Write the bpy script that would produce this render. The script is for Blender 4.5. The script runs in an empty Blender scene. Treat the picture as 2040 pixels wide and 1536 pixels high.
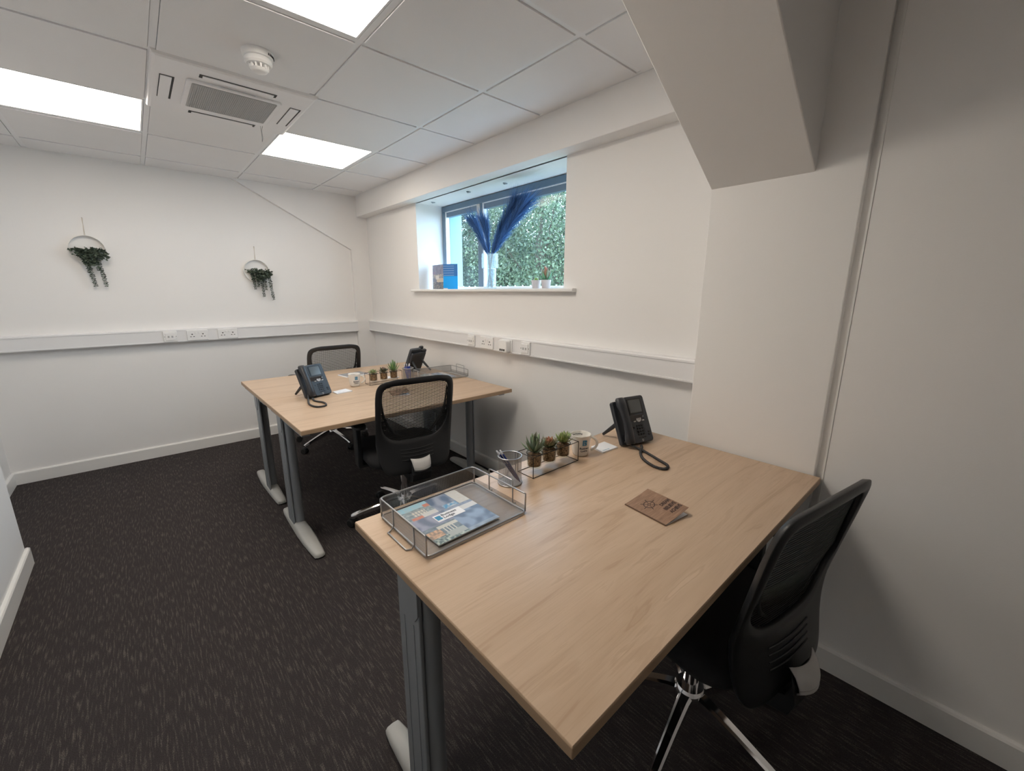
import bpy, bmesh, math, random
from mathutils import Vector, Matrix, noise
random.seed(7)
C = bpy.data.collections.new('scene'); bpy.context.scene.collection.children.link(C)
sc = bpy.context.scene
PI = math.pi

# ------------------------------------------------------------------ camera, world, light, exposure
FPX = 829.32
cd = bpy.data.cameras.new('camera'); cd.sensor_width = 36.0; cd.lens = FPX / 2040 * 36.0; cd.clip_start = 0.02; cd.clip_end = 200
cam = bpy.data.objects.new('camera', cd); C.objects.link(cam); sc.camera = cam
yw, pt, rl = math.radians(41.6688), math.radians(-12.7047), math.radians(0.0663)
F = Vector((math.sin(yw)*math.cos(pt), math.cos(yw)*math.cos(pt), math.sin(pt)))
R = Vector((math.cos(yw), -math.sin(yw), 0)); U = R.cross(F)
R2 = R*math.cos(rl) + U*math.sin(rl); U2 = -R*math.sin(rl) + U*math.cos(rl)
m = Matrix((R2, U2, -F)).transposed().to_4x4(); m.translation = Vector((-1.3968, -1.7854, 1.3700)); cam.matrix_world = m

w = bpy.data.worlds.new('sky'); sc.world = w; w.use_nodes = True
nt = w.node_tree; bg = nt.nodes['Background']
bg.inputs[0].default_value = (0.54, 0.775, 1.0, 1); bg.inputs[1].default_value = 7.0

vs = sc.view_settings; vs.view_transform = 'Standard'; vs.look = 'None'; vs.gamma = 1; vs.use_curve_mapping = False
vs.exposure = 0.52
sc.cycles.max_bounces = 10; sc.cycles.diffuse_bounces = 6; sc.cycles.glossy_bounces = 4; sc.cycles.transparent_max_bounces = 24
sc.cycles.transmission_bounces = 8; sc.cycles.caustics_reflective = False; sc.cycles.caustics_refractive = False
sc.cycles.sample_clamp_indirect = 6.0
sc.cycles.use_denoising = True

# daylight entering through the window: a portal that only guides the sky's light
pl = bpy.data.lights.new('window_portal', 'AREA'); pl.shape = 'RECTANGLE'; pl.size = 1.75; pl.size_y = 0.72; pl.cycles.is_portal = True
po = bpy.data.objects.new('window_portal', pl); C.objects.link(po); po.location = (1.08, 0.77, 1.75); po.rotation_euler = (0, PI/2, 0)
po.rotation_euler = Matrix(((0, 0, 1), (1, 0, 0), (0, 1, 0))).to_euler()

PANEL_E = {'near': 14.5, 'far': 6.5}

# ------------------------------------------------------------------ materials
MAT = {}
def nodes(m):
    m.use_nodes = True
    return m.node_tree, m.node_tree.nodes, m.node_tree.links, m.node_tree.nodes['Principled BSDF']
def M(name, col=(.8, .8, .8), rough=.5, metal=0.0, bump=0.0, bscale=200, spec=None, vary=0.0, vscale=8, emit=None, es=0, alpha=None, trans=0, coat=0):
    if name in MAT: return MAT[name]
    m = bpy.data.materials.new(name); nt, N, L, b = nodes(m)
    b.inputs['Base Color'].default_value = (*col, 1); b.inputs['Roughness'].default_value = rough; b.inputs['Metallic'].default_value = metal
    if spec is not None: b.inputs['Specular IOR Level'].default_value = spec
    if trans: b.inputs['Transmission Weight'].default_value = trans
    if coat: b.inputs['Coat Weight'].default_value = coat
    if emit: b.inputs['Emission Color'].default_value = (*emit, 1); b.inputs['Emission Strength'].default_value = es
    tc = N.new('ShaderNodeTexCoord')
    if vary:
        n = N.new('ShaderNodeTexNoise'); n.inputs['Scale'].default_value = vscale; n.inputs['Detail'].default_value = 4
        L.new(tc.outputs['Object'], n.inputs['Vector'])
        mx = N.new('ShaderNodeMix'); mx.data_type = 'RGBA'
        mx.inputs[6].default_value = (*[c*(1-vary) for c in col], 1); mx.inputs[7].default_value = (*[min(1, c*(1+vary)) for c in col], 1)
        L.new(n.outputs['Fac'], mx.inputs[0]); L.new(mx.outputs[2], b.inputs['Base Color'])
    if bump:
        n = N.new('ShaderNodeTexNoise'); n.inputs['Scale'].default_value = bscale; n.inputs['Detail'].default_value = 3
        L.new(tc.outputs['Object'], n.inputs['Vector'])
        bp = N.new('ShaderNodeBump'); bp.inputs['Strength'].default_value = bump; bp.inputs['Distance'].default_value = .002
        L.new(n.outputs['Fac'], bp.inputs['Height']); L.new(bp.outputs[0], b.inputs['Normal'])
    MAT[name] = m
    return m

wall_m = M('white_wall_paint', (.84, .83, .82), .62, bump=.12, bscale=260, vary=.012, vscale=3, spec=.3)
ceil_m = M('ceiling_tile_board', (.82, .82, .83), .85, bump=.25, bscale=420, vary=.015, vscale=5)
bar_m = M('white_grid_metal', (.82, .83, .85), .4)
trim_m = M('white_gloss_paint', (.82, .815, .80), .3)
pvc_m = M('white_trunking_plastic', (.80, .80, .81), .38)
plate_m = M('white_socket_plastic', (.84, .84, .84), .28)
dark_m = M('dark_gap', (.03, .03, .03), .7)
black_m = M('black_plastic', (.016, .017, .019), .42, bump=.15, bscale=500)
mesh_m = M('black_mesh_fabric', (.010, .010, .011), .8)
fab_m = M('black_seat_fabric', (.012, .012, .014), .9, bump=.5, bscale=600)
chrome_m = M('polished_aluminium', (.78, .78, .80), .09, 1.0)
tag_m = M('light_grey_plastic', (.52, .51, .50), .4)
leg_m = M('silver_grey_powder_coat', (.30, .325, .35), .38, .25, vary=.03)
foot_m = M('pale_grey_foot_moulding', (.46, .465, .45), .42)
frame_m = M('blue_grey_window_frame', (.135, .205, .28), .4)
wire_m = M('brushed_silver_wire', (.42, .42, .43), .3, .9)
bwire_m = M('black_wire', (.014, .012, .012), .4, .3)
phone_m = M('charcoal_phone_plastic', (.036, .044, .056), .42)
phone2_m = M('charcoal_handset_plastic', (.026, .029, .036), .40)
screen_m = M('phone_screen', (.10, .11, .115), .15)
key_m = M('black_phone_key', (.006, .006, .008), .35)
skey_m = M('silver_phone_key', (.55, .56, .58), .35)
mug_m = M('white_glazed_ceramic', (.83, .81, .77), .12)
paper_m = M('white_paper', (.82, .84, .88), .6)
blue_m = M('logo_blue_print', (.035, .25, .45), .4)
ink_m = M('dark_ink_print', (.035, .05, .075), .5)
kraft_d = M('burnt_dark_print', (.055, .028, .018), .6)
penb_m = M('navy_pen_plastic', (.012, .03, .20), .2)
penb2 = M('blue_pen_plastic', (.03, .07, .42), .2)
gold_m = M('pen_metal_tip', (.75, .62, .45), .2, 1.0)
pot_m = M('pale_pink_white_pot', (.56, .49, .47), .5)
hoop_m = M('white_hoop_paint', (.80, .79, .76), .5)
cord_m = M('cream_cord', (.62, .56, .48), .8)
ext_m = M('outside_render_pale_blue', (.27, .46, .56), .7)
rubber_m = M('black_rubber', (.012, .012, .012), .7)
grille_m = M('air_grille_grey', (.38, .38, .385), .5)

def wood_mat():
    m = bpy.data.materials.new('maple_laminate'); nt, N, L, b = nodes(m)
    tc = N.new('ShaderNodeTexCoord'); mp = N.new('ShaderNodeMapping'); mp.inputs['Scale'].default_value = (1.3, 13, 13)
    L.new(tc.outputs['Object'], mp.inputs['Vector'])
    n1 = N.new('ShaderNodeTexNoise'); n1.inputs['Scale'].default_value = 1.6; n1.inputs['Detail'].default_value = 5; n1.inputs['Distortion'].default_value = .9
    L.new(mp.outputs[0], n1.inputs['Vector'])
    mp2 = N.new('ShaderNodeMapping'); mp2.inputs['Scale'].default_value = (7, 170, 60); L.new(tc.outputs['Object'], mp2.inputs['Vector'])
    n2 = N.new('ShaderNodeTexNoise'); n2.inputs['Scale'].default_value = 1.5; n2.inputs['Detail'].default_value = 4; L.new(mp2.outputs[0], n2.inputs['Vector'])
    wv = N.new('ShaderNodeMath'); wv.operation = 'MULTIPLY'; wv.inputs[1].default_value = 22; L.new(n1.outputs['Fac'], wv.inputs[0])
    sn = N.new('ShaderNodeMath'); sn.operation = 'SINE'; L.new(wv.outputs[0], sn.inputs[0])
    pw = N.new('ShaderNodeMapRange'); pw.inputs[1].default_value = .55; pw.inputs[2].default_value = 1.0; pw.inputs[3].default_value = 0; pw.inputs[4].default_value = .30; L.new(sn.outputs[0], pw.inputs[0])
    cr = N.new('ShaderNodeValToRGB'); L.new(n1.outputs['Fac'], cr.inputs[0])
    cr.color_ramp.elements[0].position = .30; cr.color_ramp.elements[0].color = (.50, .355, .24, 1)
    cr.color_ramp.elements[1].position = .70; cr.color_ramp.elements[1].color = (.61, .455, .325, 1)
    m1 = N.new('ShaderNodeMix'); m1.data_type = 'RGBA'; m1.inputs[7].default_value = (.36, .225, .13, 1)
    L.new(cr.outputs[0], m1.inputs[6]); L.new(pw.outputs[0], m1.inputs[0])
    r2 = N.new('ShaderNodeMapRange'); r2.inputs[1].default_value = .50; r2.inputs[2].default_value = .75; r2.inputs[3].default_value = 0; r2.inputs[4].default_value = .30; L.new(n2.outputs['Fac'], r2.inputs[0])
    m2 = N.new('ShaderNodeMix'); m2.data_type = 'RGBA'; m2.inputs[7].default_value = (.40, .27, .165, 1)
    L.new(m1.outputs[2], m2.inputs[6]); L.new(r2.outputs[0], m2.inputs[0]); L.new(m2.outputs[2], b.inputs['Base Color'])
    b.inputs['Roughness'].default_value = .34
    bp = N.new('ShaderNodeBump'); bp.inputs['Strength'].default_value = .10; bp.inputs['Distance'].default_value = .001; L.new(n2.outputs['Fac'], bp.inputs['Height']); L.new(bp.outputs[0], b.inputs['Normal'])
    return m
wood_m = wood_mat()
edge_m = M('maple_edge_band', (.40, .28, .18), .5, vary=.05, vscale=20)

def carpet_mat():
    m = bpy.data.materials.new('charcoal_fleck_carpet'); nt, N, L, b = nodes(m)
    tc = N.new('ShaderNodeTexCoord')
    def ns(scale, det, sx, sy, dist=0):
        mp = N.new('ShaderNodeMapping'); mp.inputs['Scale'].default_value = (sx, sy, 1); L.new(tc.outputs['Object'], mp.inputs['Vector'])
        n = N.new('ShaderNodeTexNoise'); n.inputs['Scale'].default_value = scale; n.inputs['Detail'].default_value = det; n.inputs['Distortion'].default_value = dist
        L.new(mp.outputs[0], n.inputs['Vector']); return n.outputs['Fac']
    a = ns(1, 2, 190, 16, 0); f = ns(1, 4, 520, 260); c = ns(1, 2, 22, 3)
    r = N.new('ShaderNodeMapRange'); r.inputs[1].default_value = .50; r.inputs[2].default_value = .70; L.new(a, r.inputs[0])
    r2 = N.new('ShaderNodeMapRange'); r2.inputs[1].default_value = .36; r2.inputs[2].default_value = .56; L.new(f, r2.inputs[0])
    mu = N.new('ShaderNodeMath'); mu.operation = 'MULTIPLY'; L.new(r.outputs[0], mu.inputs[0]); L.new(r2.outputs[0], mu.inputs[1])
    r3 = N.new('ShaderNodeMapRange'); r3.inputs[1].default_value = .3; r3.inputs[2].default_value = .7; r3.inputs[3].default_value = .55; r3.inputs[4].default_value = 1.0; L.new(c, r3.inputs[0])
    mu2 = N.new('ShaderNodeMath'); mu2.operation = 'MULTIPLY'; L.new(mu.outputs[0], mu2.inputs[0]); L.new(r3.outputs[0], mu2.inputs[1])
    mx = N.new('ShaderNodeMix'); mx.data_type = 'RGBA'; mx.inputs[6].default_value = (.052, .045, .046, 1); mx.inputs[7].default_value = (.17, .148, .134, 1)
    L.new(mu2.outputs[0], mx.inputs[0])
    mx2 = N.new('ShaderNodeMix'); mx2.data_type = 'RGBA'; mx2.blend_type = 'MULTIPLY'; mx2.inputs[0].default_value = .7
    cr = N.new('ShaderNodeValToRGB'); cr.color_ramp.elements[0].position = .3; cr.color_ramp.elements[0].color = (.35, .35, .35, 1); cr.color_ramp.elements[1].position = .62; cr.color_ramp.elements[1].color = (1, 1, 1, 1)
    L.new(f, cr.inputs[0]); L.new(mx.outputs[2], mx2.inputs[6]); L.new(cr.outputs[0], mx2.inputs[7])
    L.new(mx2.outputs[2], b.inputs['Base Color']); b.inputs['Roughness'].default_value = .95; b.inputs['Specular IOR Level'].default_value = .15
    bp = N.new('ShaderNodeBump'); bp.inputs['Strength'].default_value = .6; bp.inputs['Distance'].default_value = .004; L.new(f, bp.inputs['Height']); L.new(bp.outputs[0], b.inputs['Normal'])
    return m
carpet_m = carpet_mat()

def glass_mat(name, tint=(1, 1, 1), refl=.08, rough=0.0):
    m = bpy.data.materials.new(name); m.use_nodes = True; nt = m.node_tree; N = nt.nodes; L = nt.links; N.clear()
    o = N.new('ShaderNodeOutputMaterial'); t = N.new('ShaderNodeBsdfTransparent'); g = N.new('ShaderNodeBsdfGlossy'); g.inputs['Roughness'].default_value = rough
    t.inputs[0].default_value = (*tint, 1); lw = N.new('ShaderNodeLayerWeight'); lw.inputs[0].default_value = .5
    pw = N.new('ShaderNodeMath'); pw.operation = 'POWER'; pw.inputs[1].default_value = 4.0; L.new(lw.outputs['Facing'], pw.inputs[0])
    mr = N.new('ShaderNodeMapRange'); mr.inputs[3].default_value = .03; mr.inputs[4].default_value = refl*5; L.new(pw.outputs[0], mr.inputs[0])
    x = N.new('ShaderNodeMixShader'); L.new(mr.outputs[0], x.inputs[0]); L.new(t.outputs[0], x.inputs[1]); L.new(g.outputs[0], x.inputs[2]); L.new(x.outputs[0], o.inputs[0])
    return m
pane_m = glass_mat('window_glass', (.96, .985, 1))
jar_m = glass_mat('clear_jar_glass', (.93, .96, .95), .2)
vase_m = glass_mat('ribbed_vase_glass', (.93, .96, .98), .2, .05)
_n = vase_m.node_tree.nodes; _l = vase_m.node_tree.links; _d = _n.new('ShaderNodeBsdfTranslucent'); _d.inputs[0].default_value = (.85, .9, .95, 1); _x = _n.new('ShaderNodeMixShader'); _x.inputs[0].default_value = .09
_o = [q for q in _n if q.type == 'OUTPUT_MATERIAL'][0]; _s = _o.inputs[0].links[0].from_socket; _l.new(_s, _x.inputs[1]); _l.new(_d.outputs[0], _x.inputs[2]); _l.new(_x.outputs[0], _o.inputs[0])

def mesh_hole_mat(name, col, scale, rad, metal=.6, axis='uv'):
    m = bpy.data.materials.new(name); nt, N, L, b = nodes(m)
    b.inputs['Base Color'].default_value = (*col, 1); b.inputs['Metallic'].default_value = metal; b.inputs['Roughness'].default_value = .4
    tc = N.new('ShaderNodeTexCoord'); mp = N.new('ShaderNodeVectorMath'); mp.operation = 'SCALE'; mp.inputs['Scale'].default_value = scale
    L.new(tc.outputs['UV'], mp.inputs[0])
    fr = N.new('ShaderNodeVectorMath'); fr.operation = 'FRACTION'; L.new(mp.outputs[0], fr.inputs[0])
    sb = N.new('ShaderNodeVectorMath'); sb.operation = 'SUBTRACT'; sb.inputs[1].default_value = (.5, .5, 0); L.new(fr.outputs[0], sb.inputs[0])
    ln = N.new('ShaderNodeVectorMath'); ln.operation = 'LENGTH'; L.new(sb.outputs[0], ln.inputs[0])
    gt = N.new('ShaderNodeMath'); gt.operation = 'GREATER_THAN'; gt.inputs[1].default_value = rad; L.new(ln.outputs['Value'], gt.inputs[0])
    L.new(gt.outputs[0], b.inputs['Alpha'])
    return m
tray_mesh_m = mesh_hole_mat('perforated_silver_mesh', (.30, .295, .29), 420, .41)

def vcol_mat(name, rough=.45, trans=0, coat=0):
    m = bpy.data.materials.new(name); nt, N, L, b = nodes(m)
    a = N.new('ShaderNodeAttribute'); a.attribute_name = 'col'; L.new(a.outputs['Color'], b.inputs['Base Color']); b.inputs['Roughness'].default_value = rough
    if coat: b.inputs['Coat Weight'].default_value = coat
    if trans:
        o = N['Material Output']; t = N.new('ShaderNodeBsdfTranslucent'); L.new(a.outputs['Color'], t.inputs[0]); x = N.new('ShaderNodeMixShader'); x.inputs[0].default_value = trans
        L.new(b.outputs[0], x.inputs[1]); L.new(t.outputs[0], x.inputs[2]); L.new(x.outputs[0], o.inputs[0])
    return m
leafc_m = vcol_mat('leaf_colours', .5, .35)
succ_m = vcol_mat('succulent_colours', .45)
print_m = vcol_mat('glossy_print', .28)
plume_m = vcol_mat('dyed_plume_colours', .8, .45)

def cork_mat():
    m = bpy.data.materials.new('brown_bark_chippings'); nt, N, L, b = nodes(m); tc = N.new('ShaderNodeTexCoord')
    v = N.new('ShaderNodeTexVoronoi'); v.inputs['Scale'].default_value = 260; L.new(tc.outputs['Object'], v.inputs['Vector'])
    cr = N.new('ShaderNodeValToRGB'); cr.color_ramp.elements[0].color = (.10, .045, .02, 1); cr.color_ramp.elements[1].color = (.48, .27, .14, 1)
    sp = N.new('ShaderNodeSeparateColor'); L.new(v.outputs['Color'], sp.inputs[0]); L.new(sp.outputs[0], cr.inputs[0]); L.new(cr.outputs[0], b.inputs['Base Color']); b.inputs['Roughness'].default_value = .8
    bp = N.new('ShaderNodeBump'); bp.inputs['Strength'].default_value = .8; bp.inputs['Distance'].default_value = .003; L.new(v.outputs['Distance'], bp.inputs['Height']); L.new(bp.outputs[0], b.inputs['Normal'])
    return m
cork_m = cork_mat()
def kraft_mat():
    m = bpy.data.materials.new('wood_print_kraft_cover'); nt, N, L, b = nodes(m); tc = N.new('ShaderNodeTexCoord'); mp = N.new('ShaderNodeMapping'); mp.inputs['Scale'].default_value = (14, 90, 10)
    L.new(tc.outputs['Object'], mp.inputs[0]); n = N.new('ShaderNodeTexNoise'); n.inputs['Scale'].default_value = 1.5; n.inputs['Detail'].default_value = 5; n.inputs['Distortion'].default_value = 1.2; L.new(mp.outputs[0], n.inputs[0])
    cr = N.new('ShaderNodeValToRGB'); cr.color_ramp.elements[0].position = .3; cr.color_ramp.elements[0].color = (.22, .125, .078, 1); cr.color_ramp.elements[1].position = .7; cr.color_ramp.elements[1].color = (.36, .215, .135, 1)
    L.new(n.outputs[0], cr.inputs[0]); L.new(cr.outputs[0], b.inputs['Base Color']); b.inputs['Roughness'].default_value = .5
    return m
kraft_m = kraft_mat()
def panel_mat(which):
    m = bpy.data.materials.new('light_panel_diffuser'); m.use_nodes = True; N = m.node_tree.nodes; L = m.node_tree.links; N.clear()
    o = N.new('ShaderNodeOutputMaterial'); e = N.new('ShaderNodeEmission'); e.inputs[0].default_value = (1, .90, .78, 1); e.inputs[1].default_value = PANEL_E[which]; L.new(e.outputs[0], o.inputs[0])
    return m
emit_m = {k: panel_mat(k) for k in PANEL_E}

# ------------------------------------------------------------------ mesh helpers
class MB:
    def __init__(s): s.v = []; s.f = []; s.uv = None; s.c = None
    def add(s, vs, fs):
        o = len(s.v); s.v += [tuple(v) for v in vs]; s.f += [tuple(i+o for i in f) for f in fs]; return s
    def box(s, a, b, rot=None, at=None):
        x0, y0, z0 = a; x1, y1, z1 = b
        vs = [Vector(p) for p in ((x0,y0,z0),(x1,y0,z0),(x1,y1,z0),(x0,y1,z0),(x0,y0,z1),(x1,y0,z1),(x1,y1,z1),(x0,y1,z1))]
        if rot is not None: vs = [rot @ v for v in vs]
        if at is not None: vs = [v + Vector(at) for v in vs]
        return s.add(vs, [(0,3,2,1),(4,5,6,7),(0,1,5,4),(1,2,6,5),(2,3,7,6),(3,0,4,7)])
    def prism(s, poly, h0, h1, axis='z'):
        n = len(poly)
        def P(p, h): return (p[0], p[1], h) if axis == 'z' else ((p[0], h, p[1]) if axis == 'y' else (h, p[0], p[1]))
        vs = [P(p, h0) for p in poly] + [P(p, h1) for p in poly]
        return s.add(vs, [tuple(range(n))[::-1], tuple(range(n, 2*n))] + [(i, (i+1) % n, n+(i+1) % n, n+i) for i in range(n)])
    def lathe(s, prof, n=24, at=(0,0,0), rot=None, closed=False):
        vs = []; fs = []; k = len(prof); at = Vector(at)
        for i in range(n):
            a = 2*PI*i/n
            for r, z in prof:
                v = Vector((r*math.cos(a), r*math.sin(a), z))
                if rot is not None: v = rot @ v
                vs.append(v + at)
        for i in range(n):
            j = (i+1) % n
            for q in range(k - (0 if closed else 1)):
                q2 = (q+1) % k
                fs.append((i*k+q, j*k+q, j*k+q2, i*k+q2))
        o = len(s.v); s.add(vs, fs)
        if not closed:
            if prof[0][0] > 1e-6: s.f.append(tuple(o + i*k for i in range(n))[::-1])
            if prof[-1][0] > 1e-6: s.f.append(tuple(o + i*k + k-1 for i in range(n)))
        return s
    def tube(s, pts, r, n=8, closed=False, radii=None):
        pts = [Vector(p) for p in pts]; k = len(pts); vs = []; fs = []; up = None
        for i, p in enumerate(pts):
            if closed: d = pts[(i+1) % k] - pts[i-1]
            else: d = pts[min(i+1, k-1)] - pts[max(i-1, 0)]
            if d.length < 1e-9: d = Vector((0,0,1))
            d.normalize()
            if up is None:
                up = Vector((0,0,1)) if abs(d.z) < .9 else Vector((1,0,0))
            up = (up - d*up.dot(d))
            if up.length < 1e-6: up = d.orthogonal()
            up.normalize(); sd = d.cross(up); rr = radii[i] if radii else r
            for j in range(n):
                a = 2*PI*j/n; vs.append(p + (up*math.cos(a) + sd*math.sin(a))*rr)
        for i in range(k if closed else k-1):
            i2 = (i+1) % k
            for j in range(n):
                j2 = (j+1) % n; fs.append((i*n+j, i*n+j2, i2*n+j2, i2*n+j))
        o = len(s.v); s.add(vs, fs)
        if not closed:
            s.f.append(tuple(o+j for j in range(n))[::-1]); s.f.append(tuple(o+(k-1)*n+j for j in range(n)))
        return s
    def loft(s, rings, cap=True):
        n = len(rings[0]); o = len(s.v)
        s.add([p for r in rings for p in r], [(i*n+j, i*n+(j+1) % n, (i+1)*n+(j+1) % n, (i+1)*n+j) for i in range(len(rings)-1) for j in range(n)])
        if cap: s.f.append(tuple(o+j for j in range(n))[::-1]); s.f.append(tuple(o+(len(rings)-1)*n+j for j in range(n)))
        return s
    def build(s, name, mat, parent=None, smooth=None, bevel=0, seg=2, solid=0, cols=None, uvs=None, subd=0):
        me = bpy.data.meshes.new(name); me.from_pydata(s.v, [], s.f); me.update()
        bm = bmesh.new(); bm.from_mesh(me); bmesh.ops.recalc_face_normals(bm, faces=bm.faces) if cols is None and uvs is None else None; bm.to_mesh(me); bm.free()
        me.materials.append(mat)
        if smooth:
            for p in me.polygons: p.use_smooth = True
            if smooth is not True: me.set_sharp_from_angle(angle=math.radians(smooth))
        if cols is not None:
            at = me.color_attributes.new('col', 'FLOAT_COLOR', 'POINT' if len(cols) == len(s.v) else 'CORNER')
            at.data.foreach_set('color', [x for c in cols for x in (*c, 1.0)])
        if uvs is not None:
            ul = me.uv_layers.new(name='uv'); ul.data.foreach_set('uv', [x for c in uvs for x in c])
        o = bpy.data.objects.new(name, me); C.objects.link(o)
        if parent is not None: o.parent = parent
        if subd: q = o.modifiers.new('s', 'SUBSURF'); q.levels = subd; q.render_levels = subd
        if solid: q = o.modifiers.new('t', 'SOLIDIFY'); q.thickness = solid; q.offset = 0
        if bevel:
            q = o.modifiers.new('b', 'BEVEL'); q.width = bevel; q.segments = seg; q.limit_method = 'ANGLE'; q.angle_limit = math.radians(40)
        return o

def thing(name, label, cat, loc=(0,0,0), rz=0, group=None):
    o = bpy.data.objects.new(name, None); C.objects.link(o); o.empty_display_size = .05
    o.location = loc; o.rotation_euler = (0, 0, rz); o['label'] = label; o['category'] = cat
    if group: o['group'] = group
    return o
def tag(o, label, cat, group=None):
    o['label'] = label; o['category'] = cat
    if group: o['group'] = group
    return o
def struct(name, mb, mat, **k):
    o = mb.build(name, mat, **k); o['kind'] = 'structure'; return o
def copy_tree(o, parent=None):
    c = o.copy(); C.objects.link(c)
    if parent is not None: c.parent = parent
    for ch in [x for x in C.objects if x.parent == o]: copy_tree(ch, c)
    return c
def rect_loop(w, h, r, n=4):
    pts = []
    for cx, cy, a0 in ((w/2-r, h/2-r, 0), (-w/2+r, h/2-r, PI/2), (-w/2+r, -h/2+r, PI), (w/2-r, -h/2+r, 1.5*PI)):
        for i in range(n+1):
            a = a0 + PI/2*i/n; pts.append((cx + r*math.cos(a), cy + r*math.sin(a)))
    return pts
def text_mesh(body, size, bold=0, align='CENTER', spacing=1.0, line=.95):
    cu = bpy.data.curves.new('t', 'FONT'); cu.body = body; cu.size = size; cu.align_x = align; cu.align_y = 'CENTER'; cu.offset = bold; cu.space_character = spacing; cu.space_line = line
    cu.resolution_u = 2
    ob = bpy.data.objects.new('t', cu); C.objects.link(ob)
    dg = bpy.context.evaluated_depsgraph_get(); dg.update()
    me = bpy.data.meshes.new_from_object(ob.evaluated_get(dg))
    vs = [tuple(v.co) for v in me.vertices]; fs = [tuple(p.vertices) for p in me.polygons]
    bpy.data.objects.remove(ob); bpy.data.curves.remove(cu); bpy.data.meshes.remove(me)
    return vs, fs
TXT = {}
def text_cached(*a, **k):
    key = (a, tuple(sorted(k.items())))
    if key not in TXT: TXT[key] = text_mesh(*a, **k)
    return TXT[key]

# ------------------------------------------------------------------ dimensions
XW, XS, ZS, ZC, YB = .5263, .4206, 2.1109, 2.3116, 2.6834
XL, XP, YP = -2.2397, -1.9939, 1.254
XR, YR, XC, YC1, YC2 = .3338, -1.4945, .3378, -1.4705, -.9975
YF = -3.6
WY0, WY1, WZ0 = -.085, 1.622, 1.385
ZD = .7287

# ------------------------------------------------------------------ setting
struct('floor', MB().box((XL-.1, YF-.1, -.06), (XW+.1, YB+.1, 0)), carpet_m)
struct('wall_back', MB().box((XL-.12, YB, -.06), (XW+.5, YB+.15, 2.6)), wall_m)
struct('wall_left', MB().box((XL-.15, YP, -.06), (XL, YB, 2.6)).box((XL-.15, YF, -.06), (XP, YP, 2.6)), wall_m)
struct('wall_front', MB().box((XL-.15, YF-.15, -.06), (XW+.5, YF, 2.6)), wall_m)
mb = MB()
mb.box((XW, YF, -.06), (1.0, WY0, 2.6)).box((XW, WY1, -.06), (1.0, YB, 2.6)).box((XW, WY0, -.06), (1.0, WY1, WZ0)).box((XW, WY0, ZS), (1.0, WY1, 2.6))
wr = struct('wall_right', mb, wall_m)
# boxed partition beside the camera
pr = MB().box((XR, YF, -.06), (XR+.16, YR, 2.6)); pr.box((XR+.03, YR, -.06), (XR+.16, YC1, 2.6)); struct('wall_partition', pr, wall_m)
struct('trim_1', MB().box((XR-.0022, YR-.0035, .10), (XR+.004, YR+.0015, ZC)), trim_m)      # bead on the partition's edge
# column and raking boxed rafter
struct('trim_2', MB().box((XC, YC1, 0), (XW, YC2, 2.5)), wall_m, bevel=.004)
zb = 1.7562; sl = .582
rb = MB().prism([(XC+.02, zb-.02*sl), (XC-1.3, zb+1.3*sl), (XC-1.3, zb+1.3*sl+.6), (XC+.02, zb+.9)], -1.3355, -.9970, 'y')
struct('trim_3', rb, wall_m, bevel=.004)
# soffit over the window
struct('trim_4', MB().box((XS, YC2-.4, ZS), (XW+.02, YB, 2.5)), wall_m, bevel=.003)
# boxed rafter and column standing proud of the back wall
xd = XP
struct('trim_5', MB().prism([(.344, 0), (.344, 1.787), (-.655, 2.318), (XW, 2.318), (XW, 0)], YB-.035, YB+.01, 'y'), wall_m, bevel=.002)
# baseboards
def board(name, a, b, nx, ny, h=.094, t=.016):
    mb = MB(); a = Vector((*a, 0)); b = Vector((*b, 0)); n = Vector((nx, ny, 0))
    pr = [(0, 0), (t, 0), (t, h-.010), (t-.004, h-.003), (t-.009, h), (0, h)]
    mb.loft([[p + n*d + Vector((0, 0, z)) for d, z in pr] for p in (a, b)])
    return struct(name, mb, trim_m)
board('baseboard_back', (XL, YB), (.344, YB), 0, -1)
board('baseboard_back_column', (.344, YB-.035), (XW, YB-.035), 0, -1)
board('baseboard_left', (XL, YP), (XL, YB), 1, 0)
board('baseboard_left_return', (XL, YP), (XP+.016, YP), 0, 1)
board('baseboard_left_near', (XP, YF), (XP, YP+.016), 1, 0)
board('baseboard_right', (XR, YF), (XR, YR), -1, 0)
board('baseboard_window_side', (XW, YC2), (XW, YB-.035), -1, 0)
board('baseboard_column', (XC, YC1), (XC, YC2), -1, 0)
board('baseboard_front', (XP, YF), (XR, YF), 0, 1)

# ceiling: slab, grid bars, tiles
ce = struct('ceiling', MB().box((XL-.1, YF-.1, ZC+.06), (XW+.1, YB+.1, ZC+.16)), M('plenum_dark', (.12, .12, .12), .9))
gx = [-1.8, -1.2, -.6, 0.0]; gy = [-3.6+.6*i for i in range(11)]
gy = [round(.6*j-.6*6+0, 4) for j in range(0, 12)]
gy = [y for y in gy if YF < y < YB]
for x in gx:
    MB().box((x-.012, YF, ZC), (x+.012, YB, ZC+.03)).build('grid_bar', bar_m, ce)
for y in gy:
    for i, (xa, xb) in enumerate(zip([XL]+gx, gx+[XS])):
        MB().box((xa+(.012 if i else 0), y-.012, ZC), (xb-(.012 if i < 4 else 0), y+.012, ZC+.03)).build('grid_bar', bar_m, ce)
for a, b in (((XL, YB-.02, ZC-.002), (XS, YB, ZC+.02)), ((XS-.02, YC2-.5, ZC-.002), (XS, YB-.02, ZC+.02)), ((XL, YP, ZC-.002), (XL+.02, YB-.02, ZC+.02))):
    MB().box(a, b).build('edge_trim', bar_m, ce)
xs = [XL]+gx+[XS]; ys = [YF]+gy+[YB]
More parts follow.
